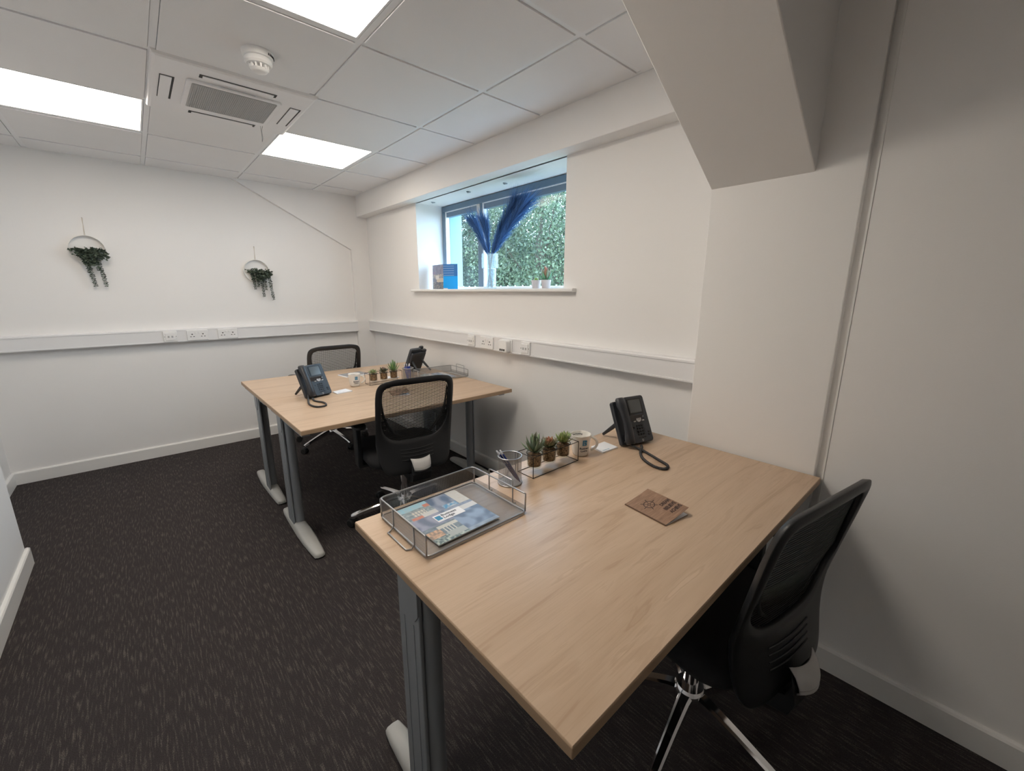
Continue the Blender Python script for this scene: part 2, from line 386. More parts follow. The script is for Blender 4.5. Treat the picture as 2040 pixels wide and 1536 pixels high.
light_cells = [(-1.2, -.6), (-.6, 1.2), (-1.8, 1.2), (-1.8, -1.8)]
TM = {}
for i in range(len(xs)-1):
    for j in range(len(ys)-1):
        x0, x1, y0, y1 = xs[i]+.014, xs[i+1]-.014, ys[j]+.014, ys[j+1]-.014
        if any(abs(xs[i]-a) < .01 and abs(ys[j]-b) < .01 for a, b in light_cells): continue
        if abs(xs[i]+1.2) < .01 and abs(ys[j]-.6) < .01: continue
        if x1-x0 < .03 or y1-y0 < .03: continue
        key = (round(x1-x0, 3), round(y1-y0, 3))
        if key in TM:
            o = bpy.data.objects.new('ceiling_tile', TM[key]); C.objects.link(o)
        else:
            hx, hy = (x1-x0)/2, (y1-y0)/2
            o = MB().prism([(-hx, -hy), (hx, -hy), (hx, hy), (-hx, hy)], -.005, .012).build('ceiling_tile', ceil_m); TM[key] = o.data
        o.location = ((x0+x1)/2, (y0+y1)/2, ZC); o.parent = ce

# window trunking
def trunk(name, a, b, n, z0=.9556, z1=1.0655, t=.055):
    a = Vector((*a, 0)); b = Vector((*b, 0)); n = Vector((*n, 0))
    pr = [(0, z0), (t-.004, z0), (t, z0+.005), (t, z0+.012), (t-.003, z0+.013), (t-.003, z1-.017), (t, z1-.016), (t, z1-.006), (t-.004, z1), (0, z1)]
    mb = MB(); mb.loft([[p + n*d + Vector((0, 0, z)) for d, z in pr] for p in (a, b)])
    return mb.build(name, pvc_m)
tb = trunk('cable_trunking', (XL, YB), (.344, YB), (0, -1)); tag(tb, 'white plastic cable trunking running along the back wall under the hanging planters', 'trunking')
tw = trunk('cable_trunking', (XW, YC2), (XW, YB-.035), (-1, 0)); tag(tw, 'white plastic cable trunking running along the window wall below the sill', 'trunking')

# outlets (built facing -y, then turned)
def outlet(kind, loc, rz, label, group=None):
    w = {'double': .146, 'single': .086, 'data': .090, 'box': .13}[kind]
    t = thing({'double': 'double_socket', 'single': 'data_outlet', 'data': 'data_outlet', 'box': 'plug_in_box'}[kind], label, 'outlet' if kind != 'box' else 'plug-in device', loc, rz, group)
    if kind == 'box':
        MB().box((-.055, -.006, -.043), (.055, 0, .043)).build('back_plate', plate_m, t, bevel=.003)
        MB().prism(rect_loop(.085, .088, .018), -.045, -.006, 'y').build('body', plate_m, t, bevel=.006, smooth=35)
        for k in range(3): MB().box((-.028+k*.019, -.0465, -.032), (-.014+k*.019, -.0445, -.019)).build('vent', dark_m, t)
        return t
    MB().prism(rect_loop(w, .086, .006), -.010, 0, 'y').build('face_plate', plate_m, t, bevel=.003, smooth=35)
    if kind == 'double':
        for s in (-1, 1):
            cx = s*.037
            p = MB(); p.box((cx-.0045, -.0112, .005), (cx+.0045, -.0098, .013)); p.box((cx-.015, -.0112, -.013), (cx-.006, -.0098, -.008)); p.box((cx+.006, -.0112, -.013), (cx+.015, -.0098, -.008))
            p.build('socket_hole', dark_m, t)
            MB().box((s*.012-.006, -.0150, .012), (s*.012+.006, -.0095, .028)).build('rocker_switch', plate_m, t, bevel=.0015)
    else:
        MB().box((-w*.36, -.015, -.030), (w*.36, -.010, .030)).build('bevelled_module', plate_m, t, bevel=.004)
        for s in (-1, 1): MB().box((s*.012-.006, -.0165, -.009), (s*.012+.006, -.0145, .006)).build('shutter', M('grey_shutter', (.45, .45, .46), .4), t)
        for s in (-1, 1): MB().lathe([(0, 0), (.0025, 0), (.0025, .002), (0, .002)], 8, at=(s*w*.41, -.012, 0), rot=Matrix.Rotation(PI/2, 3, 'X')).build('screw', dark_m, t)
    return t
zt = 1.008; yo = YB-.053; xo = XW-.053
outlet('data', (-1.218, yo, zt), 0, 'white square data outlet on back wall trunking, beside two double sockets')
outlet('double', (-1.037, yo, zt), 0, 'white double power socket on back wall trunking, next to the square data outlet')
outlet('double', (-.822, yo, zt), 0, 'white double power socket on back wall trunking, the one nearest the window wall corner')
outlet('single', (xo, .775, zt), -PI/2, 'white square data outlet on window wall trunking nearest the room corner')
outlet('double', (xo, .585, zt), -PI/2, 'white double power socket on window wall trunking between data outlet and plug-in box')
outlet('box', (xo, .366, zt), -PI/2, 'white rounded plug-in box with three dark vents on window wall trunking')
outlet('single', (xo, .178, zt), -PI/2, 'white square data outlet on window wall trunking, the one nearest the column')

# ceiling lights
lab = {(-1.2, -.6): 'bright square ceiling panel light nearest the camera, cut by the top of the picture', (-.6, 1.2): 'bright square ceiling panel light beside the air conditioning cassette, nearer the window',
       (-1.8, 1.2): 'bright square ceiling panel light at the left of the air conditioning cassette', (-1.8, -1.8): 'square ceiling panel light behind the camera over the doorway side'}
for a, b in light_cells[:3]:
    t = thing('panel_light', lab[(a, b)], 'ceiling light', (a+.3, b+.3, ZC))
    f = MB(); f.prism([(-.288, -.288), (.288, -.288), (.288, .288), (-.288, .288)], .012, .03); f.build('housing', bar_m, t)
    fr = MB()
    for q in ((-.286, -.286, .286, -.278), (-.286, .278, .286, .286), (-.286, -.278, -.278, .278), (.278, -.278, .286, .278)): fr.box((q[0], q[1], -.001), (q[2], q[3], .012))
    fr.build('frame', bar_m, t)
    MB().box((-.278, -.278, .001), (.278, .278, .006)).build('diffuser', emit_m['near' if b < 0 else 'far'], t)

# air conditioning cassette
t = thing('air_conditioner', 'square white ceiling air conditioning cassette with grey intake grille and four louvres', 'air conditioner', (-.888, .915, ZC))
ring = MB()
W2, D2 = .318, .332
prof = [(1.0, 0.0), (1.0, -.006), (.985, -.014), (.95, -.018)]
rings = [[(s1*W2*k - (0), s2*D2*k, z) for s1, s2 in ((-1, -1), (1, -1), (1, 1), (-1, 1))] for k, z in prof]
mbp = MB(); mbp.loft(rings); mbp.build('fascia', M('cassette_white', (.80, .79, .80), .35), t)
gq = MB(); gq.prism([(x, y) for x, y in rect_loop(.385, .355, .02)], -.028, -.016); gq.build('grille_frame', M('cassette_white'), t, bevel=.004)
gr = MB(); gr.prism(rect_loop(.345, .315, .008), -.0295, -.027); g = gr.build('intake_grille', grille_m, t)
sl_ = MB()
for k in range(44): sl_.box((-.17+k*.0077, -.155, -.0305), (-.168+k*.0077, .155, -.0295))
for k in range(40): sl_.box((-.17, -.155+k*.0078, -.0308), (.17, -.1535+k*.0078, -.0295))
o = sl_.build('grille_slats', M('grille_slat', (.55, .55, .55), .5), t); o['kind'] = 'stuff'
for (cx, cy, hx, hy, vert) in ((0, -.232, .152, .018, 0), (0, .262, .152, .018, 0), (-.258, 0, .026, .142, 1), (.262, 0, .026, .142, 1)):
    MB().box((cx-hx, cy-hy, -.0192), (cx+hx, cy+hy, -.0175)).build('slot', dark_m, t)
    MB().box((cx-hx+(.012 if not vert else .003), cy-hy+(.006 if not vert else .004), -.0225), (cx+hx-(.012 if not vert else .009), cy+hy-(.003 if not vert else .004), -.0185)).build('louvre', M('cassette_white'), t, bevel=.001)
MB().tube([(.16, .17, -.04), (.163, .171, -.085), (.161, .172, -.12), (.166, .172, -.10), (.164, .17, -.06), (.17, .165, -.04)], .0009, 5).build('safety_cord', M('grey_cord', (.2, .2, .2), .6), t)
MB().box((-.07, -.196, -.0285), (.07, -.190, -.0275)).build('brand_strip', M('grey_shutter'), t)

# smoke detector
t = thing('smoke_detector', 'round white smoke detector hanging on ceiling tile between light and cassette', 'smoke detector', (-.882, .335, ZC-.005))
MB().lathe([(0, 0), (.057, 0), (.057, -.008), (.054, -.022), (.050, -.024), (0, -.024)], 40).build('base_ring', plate_m, t, smooth=40)
MB().lathe([(0, -.022), (.045, -.022), (.050, -.028), (.050, -.040), (.044, -.047), (.030, -.048), (0, -.048)], 40).build('body', plate_m, t, smooth=40)
dm = MB()
for k in range(12):
    a = 2*PI*k/12; dm.box((.024, -.0032, -.062), (.036, .0032, -.046), rot=Matrix.Rotation(a, 3, 'Z'))
o = dm.build('vent_cage', plate_m, t); o['kind'] = 'stuff'
MB().lathe([(0, -.046), (.028, -.046), (.026, -.060), (0, -.060)], 24).build('dark_chamber', M('chamber_grey', (.25, .25, .25), .6), t)
MB().lathe([(0, -.058), (.034, -.060), (.028, -.068), (.018, -.071), (0, -.071)], 32).build('cap', plate_m, t, smooth=40)
for k in range(8):
    a = math.radians(-60 + k*7); MB().box((.0535, -.0012, -.018), (.0578, .0012, -.010), rot=Matrix.Rotation(a, 3, 'Z')).build('slit', dark_m, t)

# ------------------------------------------------------------------ window
wd = bpy.data.objects.new('window_1', None); C.objects.link(wd); wd['kind'] = 'structure'; wd.location = (0, 0, 0)
fx0, fx1 = .786, .846; Z0, Z1 = 1.392, 2.106; ya, yb_ = WY0, WY1; ym = 1.063
def bar(name, a, b, mat=frame_m, bev=.004): return MB().box(a, b).build(name, mat, wd, bevel=bev)
hd = .045
bar('frame_head', (fx0, ya, Z1-hd), (fx1, yb_, Z1)); bar('frame_cill', (fx0, ya, Z0), (fx1, yb_, Z0+.018), trim_m)
bar('frame_jamb', (fx0, yb_-.045, Z0+.018), (fx1, yb_, Z1-hd)); bar('frame_jamb', (fx0, ya, Z0+.018), (fx1, ya+.045, Z1-hd))
bar('mullion', (fx0, ym-.030, Z0+.018), (fx1, ym+.030, Z1-hd))
for y0, y1 in ((ya+.045, ym-.030), (ym+.030, yb_-.045)):
    b_ = MB(); t_ = .012
    b_.box((fx0+.006, y0, Z1-hd-t_*.5), (fx1-.02, y1, Z1-hd)).box((fx0+.006, y1-t_, Z0+.018), (fx1-.02, y1, Z1-hd-t_*.5)).box((fx0+.006, y0, Z0+.018), (fx1-.02, y0+t_*.4, Z1-hd-t_*.5))
    b_.build('glazing_bead', M('white_bead', (.85, .86, .88), .4), wd)
    s_ = MB(); s_.box((fx0+.014, y0+.004, Z1-hd-.045), (fx1-.01, y1-.012, Z1-hd-.006)); s_.build('sash_rail', M('sash_blue_grey', (.16, .22, .29), .4), wd)
    MB().add([(fx0+.030, y0, Z0+.018), (fx0+.030, y1, Z0+.018), (fx0+.030, y1, Z1-hd), (fx0+.030, y0, Z1-hd)], [(0, 1, 2, 3)]).build('pane', pane_m, wd)
MB().box((fx0-.014, ym-.012, 1.93), (fx0, ym+.022, 2.055)).build('hinge_cover', M('hinge_grey', (.6, .58, .54), .5), wd, bevel=.003)
k = 0
for y in [1.50-.085*i for i in range(19)]:
    MB().box((fx0+.01, y-.003, Z0+.018), (fx0+.020, y+.003, Z0+.026)).build('drain_peg', trim_m, wd)
for (x, y) in ((.62, 1.49), (.62, .98), (.66, .60)):
    q = MB(); q.box((x-.018, y-.004, ZS-.006), (x+.018, y+.004, ZS-.001)); q.box((x-.006, y-.012, ZS-.009), (x+.006, y+.012, ZS-.004)); q.build('blind_bracket', M('bracket_grey', (.35, .38, .42), .4), wd)
MB().box((XW+.008, WY0, ZS-.0035), (XW+.012, WY1, ZS-.0005)).build('head_joint', M('joint_grey', (.35, .37, .40), .6), wd)
# sill
so = MB(); so.prism([(XW-.002, 1.3853), (XW-.002, 1.3895), (fx0, 1.3895), (fx0, 1.3853)], WY0+.0005, WY1-.0005, 'y')
so.prism([(XW-.036, 1.3685), (XW-.040, 1.3735), (XW-.040, 1.3845), (XW-.034, 1.3895), (XW-.001, 1.3895), (XW-.001, 1.3685)], WY0-.10, WY1+.09, 'y')
o = so.build('window_sill', trim_m, wd, bevel=.001)
# outside face of the opening and cill
struct('trim_6', MB().box((.9, WY1-.006, 1.30), (.995, WY1+.002, 2.2)).box((.846, WY1-.02, 1.30), (.97, WY1-.001, 2.2)), ext_m)
struct('ground_outside', MB().box((1.0, -8, -.4), (16, 22, -.3)), M('outside_ground', (.12, .14, .08), .9))

# ------------------------------------------------------------------ trees outside
def leafcloud(center, rad, n, size, pal, seed, hollow=.35):
    rnd = random.Random(seed); vs = []; fs = []; cols = []
    cx, cy, cz = center; rx, ry, rz = rad
    for i in range(n):
        while True:
            p = Vector((rnd.uniform(-1, 1), rnd.uniform(-1, 1), rnd.uniform(-1, 1)))
            if hollow < p.length < 1: break
        q = Vector((cx+p.x*rx, cy+p.y*ry, cz+p.z*rz))
        nn = noise.noise(q*1.3)
        if nn < -.34: continue
        d = Vector((rnd.gauss(0, 1), rnd.gauss(0, 1), rnd.gauss(0, 1)-.4)).normalized(); s = Vector((rnd.gauss(0, 1), rnd.gauss(0, 1), rnd.gauss(0, 1))); s = (s - d*s.dot(d)).normalized()
        L_ = size*rnd.uniform(.6, 1.3); W_ = L_*.32; nrm = d.cross(s)
        o = len(vs); vs += [q-d*L_*.5, q+s*W_+nrm*W_*.3, q+d*L_*.5, q-s*W_+nrm*W_*.3]; fs.append((o, o+1, o+2, o+3))
        c = pal[rnd.randrange(len(pal))]; g_ = .42*max(.2, min(1.3, .8 + nn*.9 + rnd.uniform(-.3, .3))); cols += [tuple(x*g_ for x in c)]*4
    return vs, fs, cols
def mute(p, k=.34): return [tuple(x*(1-k) + (sum(c)/3*1.12)*k for x in c) for c in p]
PG = mute([(.24, .38, .14), (.32, .46, .18), (.18, .31, .14), (.40, .52, .24), (.28, .42, .20)])
PY = mute([(.50, .56, .20), (.56, .60, .28), (.40, .50, .18), (.46, .54, .26)])
PD = mute([(.16, .26, .14), (.20, .32, .17), (.24, .36, .20), (.13, .21, .12)])
def tree(loc, rad, zc, n, size, pal, seed, label, group='trees outside the window'):
    t = thing('tree', label, 'tree', (loc[0], loc[1], -.3), 0, group)
    vs, fs, cols = leafcloud((0, 0, zc+.3), rad, n, size, pal, seed)
    b = MB(); b.add(vs, fs); o = b.build('foliage', leafcloud_m, t, cols=cols); o['kind'] = 'stuff'
    tr = MB(); rnd = random.Random(seed)
    tr.tube([(0, 0, 0), (.05, .03, zc*.5), (-.04, .05, zc+.3), (0, 0, zc+.3+rad[2]*.6)], .08, 8, radii=[.11, .09, .07, .03]); tr.build('trunk', M('bark', (.10, .08, .06), .9), t)
    for k in range(7):
        a = rnd.uniform(0, 2*PI); z0 = zc*rnd.uniform(.5, 1.0)+.2
        MB().tube([(0, 0, z0), (math.cos(a)*rad[0]*.4, math.sin(a)*rad[1]*.4, z0+.4), (math.cos(a)*rad[0]*.75, math.sin(a)*rad[1]*.75, z0+.9)], .03, 6, radii=[.04, .025, .012]).build('branch', M('bark'), t)
leafcloud_m = leafc_m
tree((4.7, 4.2), (1.5, 1.5, 1.7), 2.15, 26000, .060, PG, 1, 'dense green leafy tree outside filling the right window pane')
tree((7.0, 6.4), (1.6, 1.7, 2.2), 2.6, 20000, .075, PY, 2, 'taller yellow-green tree behind the other trees outside the window')
tree((5.2, 7.2), (1.5, 1.6, 1.6), 2.2, 20000, .070, PD, 3, 'darker green tree outside seen through the left window pane')
tree((4.1, 5.7), (1.0, 1.1, 1.1), 1.35, 16000, .055, PD, 4, 'low dark shrub-like tree outside behind the glass vase')
tree((7.0, 10.2), (1.8, 1.9, 1.9), 2.3, 12000, .085, PG, 5, 'distant pale green tree outside beside the pale blue reveal')
hd_ = thing('hedge', 'dark green hedge running behind the trees outside the window', 'hedge', (9.6, 9.0, -.3))
vs, fs, cols = leafcloud((0, 0, 1.7), (.9, 7.5, 1.9), 30000, .13, PD, 9, .0)
b = MB(); b.add(vs, fs); o = b.build('foliage', leafc_m, hd_, cols=cols); o['kind'] = 'stuff'

# ------------------------------------------------------------------ desks
def make_desk(w, d, label, loc, rz=0, ports=()):
    """origin on floor under left-rear corner... local: x 0..w, y -d..0 (0 = rear edge), user at -y"""
    t = thing('desk', label, 'desk', loc, rz, None)
    th = .0245
    top = MB().box((0, -d, ZD-th), (w, 0, ZD-.0015)); 
    top.build('desktop_core', edge_m, t, bevel=.0025, seg=3)
    MB().box((.0015, -d+.0015, ZD-.002), (w-.0015, -.0015, ZD)).build('desktop', wood_m, t, bevel=.0008, seg=1)
    for s in (0, 1):
        def X(x): return x if s == 0 else w-x
        def bx(mb, a, b): 
            x0, x1 = sorted((X(a[0]), X(b[0]))); mb.box((x0, a[1], a[2]), (x1, b[1], b[2])); return mb
        # flat channel upright
        ch = MB(); bx(ch, (.010, -.338, .045), (.0195, -.235, ZD-th))
        ch.build('upright_channel', leg_m, t, bevel=.003, seg=3)
        rv = MB(); bx(rv, (.0088, -.312, .06), (.0102, -.308, ZD-.14)); bx(rv, (.0088, -.266, .06), (.0102, -.262, ZD-.14)); rv.build('channel_rib', leg_m, t)
        cp = MB(); pr = [(-.338+.0*0, ZD-th-.004), (-.338, ZD-th-.075), (-.322, ZD-th-.098), (-.300, ZD-th-.105), (-.278, ZD-th-.098), (-.264, ZD-th-.070), (-.262, ZD-th-.035), (-.275, ZD-th-.010), (-.3, ZD-th-.004)]
        cp.prism(pr, X(.0068), X(.012), 'x'); cp.build('end_cap', leg_m, t, bevel=.001)
        MB().lathe([(.0, .04), (.0265, .04), (.0265, ZD-th-.001), (0, ZD-th-.001)], 28, at=(X(.0465), -.322, 0)).build('upright_tube', leg_m, t, smooth=40)
        # foot
        ft = MB(); rings = []
        for y, hw, h in ((-.055, .010, .012), (-.062, .026, .024), (-.10, .031, .032), (-.22, .036, .046), (-.42, .041, .050), (-.52, .040, .042), (-.64, .033, .030), (-.692, .028, .024), (-.702, .012, .014)):
            cx = X(.040); hw *= .92; zb_ = .010
            rings.append([(cx-hw, y, zb_), (cx-hw, y, zb_+h*.55), (cx-hw*.72, y, zb_+h*.9), (cx, y, zb_+h), (cx+hw*.72, y, zb_+h*.9), (cx+hw, y, zb_+h*.55), (cx+hw, y, zb_)])
        ft.loft(rings); ft.build('foot', foot_m, t, smooth=50)
        for y in (-.10, -.675): MB().lathe([(0, 0), (.022, 0), (.022, .011), (0, .011)], 16, at=(X(.046), y, 0)).build('glide', rubber_m, t)
        br = MB(); bx(br, (.016, -.70, ZD-th-.026), (.056, -.08, ZD-th-.0005)); br.build('top_bracket', leg_m, t, bevel=.002)
    MB().box((.05, -.36, ZD-th-.065), (w-.05, -.30, ZD-th-.028)).build('cross_beam', leg_m, t, bevel=.003)
    return t
make_desk(1.348, .808, 'light maple desk in the foreground holding the kraft notebook and against the column', (-1.0187, -.6850, 0))
make_desk(1.329, .7607, 'light maple desk facing the camera behind the front desk, with the tucked-in mesh chair', (-.9015, 1.0250, 0))
d3 = make_desk(1.329, .7195, 'light maple desk pushed back to back against the middle desk, nearest the far wall', (.4275, 1.0258, 0), PI)

# ------------------------------------------------------------------ chairs
ZB0, ZB1 = .395, .937
def bsurf(u, v):
    """back rest surface; u -1..1 across, v 0..1 up ; local chair coords, user faces +y"""
    hw = .196 + (.222-.196)*min(1, v/.45)**.8 if v < .45 else .222 - .010*((v-.45)/.55)**1.5
    z = ZB0 + (ZB1-ZB0)*v
    y = -.260 + .032*math.sin(min(v, .60)/.60*PI/1.15) - .048*max(0, (v-.45)/.55)**1.5
    y += .018*u*u*(1-.3*v)
    return Vector((u*hw, y, z))
def superloop(n, f):
    return [f(2*PI*i/n) for i in range(n)]
def outer(a):
    c, s = math.cos(a), math.sin(a); e = .20
    u = math.copysign(abs(c)**e, c); v = .5 + .5*math.copysign(abs(s)**(e if s > 0 else .36), s)
    if s > 0: v -= .035*u*u*abs(s)
    return u, v
def inner(a):
    c, s = math.cos(a), math.sin(a)
    if s >= 0:
        e = .18; u = .87*math.copysign(abs(c)**e, c); v = .60 + .345*abs(s)**e; v -= .030*u*u
    else:
        u = .87*math.copysign(abs(c)**.45, c); v = .60 - .265*abs(s)**.85
        u = u*(1 - .04*abs(s))
    return u, v
def make_chair(label):
    t = thing('office_chair', label, 'chair')
    n = 72; K = 7; mb = MB(); vs = []; fs = []
    for k in range(K+1):
        for i in range(n):
            a = 2*PI*(i+.5)/n; o = outer(a); q = inner(a); tt = k/K
            u = o[0]*(1-tt)+q[0]*tt; v = o[1]*(1-tt)+q[1]*tt
            p = bsurf(u, v); d = .005*math.sin(PI*tt)
            p.y -= d
            vs.append(p)
    for k in range(K):
        for i in range(n):
            j = (i+1) % n; fs.append((k*n+i, k*n+j, (k+1)*n+j, (k+1)*n+i))
    mb.add(vs, fs); o = mb.build('back_shell', black_m, t, smooth=50, solid=.017); q = o.modifiers.new('b', 'BEVEL'); q.width = .004; q.limit_method = 'ANGLE'; q.angle_limit = math.radians(50)
    # mesh ribbons
    rb = MB(); vmin, vmax = .335, .945; N_ = 44
    def span(v):
        if v >= .58: return .86 if v < .90 else .86 - 6*(v-.90)**1.2
        us = [inner(2*PI*i/400) for i in range(400)]
        lo = [abs(u) for u, vv in us if abs(vv-v) < .012]
        return max(lo) if lo else 0
    for i in range(N_):
        v = vmin + (vmax-vmin)*(i+.5)/N_; s = span(v)
        if s < .05: continue
        s += .03; dv = (vmax-vmin)/N_*.20; m_ = 10
        rb.loft([[bsurf(u, v-dv)+Vector((0, .003, 0)), bsurf(u, v+dv)+Vector((0, .003, 0)), bsurf(u, v+dv)+Vector((0, .0078, 0)), bsurf(u, v-dv)+Vector((0, .0078, 0))] for u in [-s+2*s*q/m_ for q in range(m_+1)]])
    for j in range(22):
        u = -.84 + 1.68*(j+.5)/22; vs = []; q = 12
        lo = .36 + .16*(abs(u)/.84)**3; hi = .935-.03*u*u
        for i in range(q+1):
            v = lo + (hi-lo)*i/q
            for du in (-.0022, .0022): p = bsurf(u+du, v); p.y += .0055; vs.append(p)
        rb.add(vs, [(2*i, 2*i+2, 2*i+3, 2*i+1) for i in range(q)])
    o = rb.build('mesh_panel', mesh_m, t); o['kind'] = 'stuff'
    # side seams of the mesh and lumbar bar
    for s in (-1, 1):
        vs = []
        pts = [(.86, .86), (.84, .74), (.80, .64), (.70, .53), (.54, .43), (.36, .37)]
        w1 = MB(); ring = []
        for u, v in pts:
            p = bsurf(s*u, v); p.y += .010; ring.append(p)
        w1.tube(ring, .006, 6, radii=[.003, .005, .007, .009, .009, .006]); w1.build('side_seam', mesh_m, t, smooth=True)
        # denser mesh between the seam and the frame
        pan = MB(); vv = []
        for (u, v) in pts[:5]:
            p = bsurf(s*u, v); p.y += .007; q_ = bsurf(s*min(.9, u+.14+.2*(.86-v)), v-.04); q_.y += .004; vv += [p, q_]
        pan.add(vv, [(2*i, 2*i+2, 2*i+3, 2*i+1) for i in range(4)])
        pan.build('edge_mesh', M_edge, t)
    # ribs on lower shell
    for i, v in enumerate((.13, .165, .20, .235)):
        MB().tube([bsurf(-.45+.1*j, v+.012*((j-4.5)/4.5)**2) + Vector((0, -.0135, 0)) for j in range(10)], .0022, 5).build('shell_rib', black_m, t)
    # spine bracket and grey plate
    sp = MB(); rings = []
    for y, z, hw, th in ((-.292, .455, .052, .012), (-.300, .415, .056, .022), (-.288, .375, .055, .026), (-.235, .350, .048, .022), (-.12, .348, .045, .020)):
        rings.append([(-hw, y, z-th), (hw, y, z-th), (hw, y+.012, z+th), (-hw, y+.012, z+th)])
    sp.loft(rings); sp.build('spine_bracket', black_m, t, bevel=.004)
    pl_ = MB(); vs = []; cols_ = 9
    prof = [(-.290, .478), (-.306, .458), (-.316, .436), (-.317, .422), (-.306, .410)]
    for i, (y, z) in enumerate(prof):
        hw = .056-.003*i
        for j in range(cols_): 
            u = -1+2*j/(cols_-1); vs.append((u*hw, y + .014*u*u, z + .006*u*u*(1 if i < 2 else .4)))
    pl_.add(vs, [(i*cols_+j, i*cols_+j+1, (i+1)*cols_+j+1, (i+1)*cols_+j) for i in range(len(prof)-1) for j in range(cols_-1)])
    o = pl_.build('back_plate', tag_m, t, smooth=40, solid=.004); o['label'] = 'light grey curved plate'
    MB().tube([(-.050+.0125*j, -.3175+.014*((j-4)/4)**2, .432+.003*((j-4)/4)**2) for j in range(9)], .0009, 5).build('plate_groove', M('groove_grey', (.1, .1, .1), .6), t)
    # seat
    st = MB(); rings = []
    for z, k_ in ((.425, .86), (.43, .95), (.455, 1.0), (.475, .98), (.487, .90), (.492, .70)):
        rings.append([(x*k_, (y)*k_+.0, z + (.010*(1-((y)/.24)**2) if z > .47 else 0)) for x, y in rect_loop(.49, .47, .10, 5)])
    st.loft(rings); st.build('seat', fab_m, t, smooth=60)
    MB().box((-.10, -.15, .375), (.10, .10, .427)).build('tilt_mechanism', black_m, t, bevel=.01)
    MB().tube([(.09, .02, .395), (.20, .02, .392), (.235, .02, .400)], .005, 6).build('height_lever', black_m, t)
    for s in (-1, 1):
        ar = thing_part('armrest', t)
        MB().prism([(x + s*.252, y+.02) for x, y in rect_loop(.070, .235, .034, 4)], .632, .656).build('arm_pad', black_m, ar, bevel=.008, smooth=40)
        b = MB(); b.box((s*.255-.016, -.045, .40), (s*.255+.012, .025, .635)); b.build('arm_post', black_m, ar, bevel=.006)
        b = MB(); x0, x1 = sorted((s*.12, s*.267)); b.box((x0, -.045, .395), (x1, .025, .412)); b.build('arm_bracket', black_m, ar, bevel=.003)
    MB().lathe([(0, .12), (.024, .12), (.024, .30), (.028, .30), (.028, .38), (0, .38)], 24).build('gas_column', chrome_m, t, smooth=40)
    MB().lathe([(0, .085), (.042, .085), (.050, .095), (.050, .128), (.040, .142), (.0, .142)], 28).build('base_hub', chrome_m, t, smooth=40)
    return t
def thing_part(name, parent):
    o = bpy.data.objects.new(name, None); C.objects.link(o); o.parent = parent; return o
def add_base(t, ang0):
    for k in range(5):
        a = ang0 + 2*PI*k/5; rot = Matrix.Rotation(a, 3, 'Z')
        l = MB(); rings = []
        for r, hw, z0, z1 in ((.030, .022, .098, .134), (.07, .019, .098, .133), (.16, .016, .088, .118), (.25, .014, .074, .099), (.305, .013, .064, .086), (.318, .009, .064, .080)):
            rings.append([rot @ Vector(p) for p in ((r, -hw, z0), (r, hw, z0), (r, hw, z1-.006), (r, hw*.6, z1), (r, -hw*.6, z1), (r, -hw, z1-.006))])
        l.loft(rings); l.build('base_leg', chrome_m, t, smooth=35)
        ca = thing_part('caster', t); ca.location = rot @ Vector((.305, 0, 0))
        tw_ = random.uniform(0, 2*PI); r3 = Matrix.Rotation(tw_, 3, 'Z')
        for s in (-1, 1):
            MB().lathe([(0, -.008), (.022, -.008), (.026, -.004), (.026, .004), (.022, .008), (0, .008)], 20, at=r3 @ Vector((.012, s*.016, .026)), rot=r3 @ Matrix.Rotation(PI/2, 3, 'X')).build('wheel', rubber_m, ca, smooth=40)
        MB().box((-.010, -.008, .020), (.030, .008, .056), rot=r3).build('caster_hood', black_m, ca, bevel=.004)
        MB().lathe([(0, .05), (.006, .05), (.006, .068), (0, .068)], 10).build('caster_stem', chrome_m, ca)
def edge_mat():
    m = mesh_hole_mat('dense_edge_mesh', (.010, .010, .011), 1, .28, 0)
    nt = m.node_tree; N = nt.nodes; L = nt.links
    tc = [n for n in N if n.type == 'TEX_COORD'][0]; sc_ = [n for n in N if n.type == 'VECT_MATH' and n.operation == 'SCALE'][0]
    sx = N.new('ShaderNodeSeparateXYZ'); cx = N.new('ShaderNodeCombineXYZ'); L.new(tc.outputs['Object'], sx.inputs[0]); L.new(sx.outputs['X'], cx.inputs['X']); L.new(sx.outputs['Z'], cx.inputs['Y']); L.new(cx.outputs[0], sc_.inputs[0]); sc_.inputs['Scale'].default_value = 105
    return m
M_edge = edge_mat()
chA = make_chair('black mesh-back office chair tucked into the middle desk, seen from behind')
chB = copy_tree(chA); chC = copy_tree(chA)
chB['label'] = 'black mesh-back office chair at the far wall behind the double desk'
chC['label'] = 'black office chair at the foreground desk beside the blank partition wall, seen closest'
for c, loc, rz, ab in ((chA, (-.316, .432, 0), math.radians(-6), math.radians(165+6)), (chB, (-.205, 2.06, 0), 0, math.radians(207)), (chC, (-.238, -1.348, 0), math.radians(-10), math.radians(188+10))):
    c.location = loc; c.rotation_euler = (0, 0, rz); c['group'] = 'office chairs at the desks'
    add_base(c, ab)

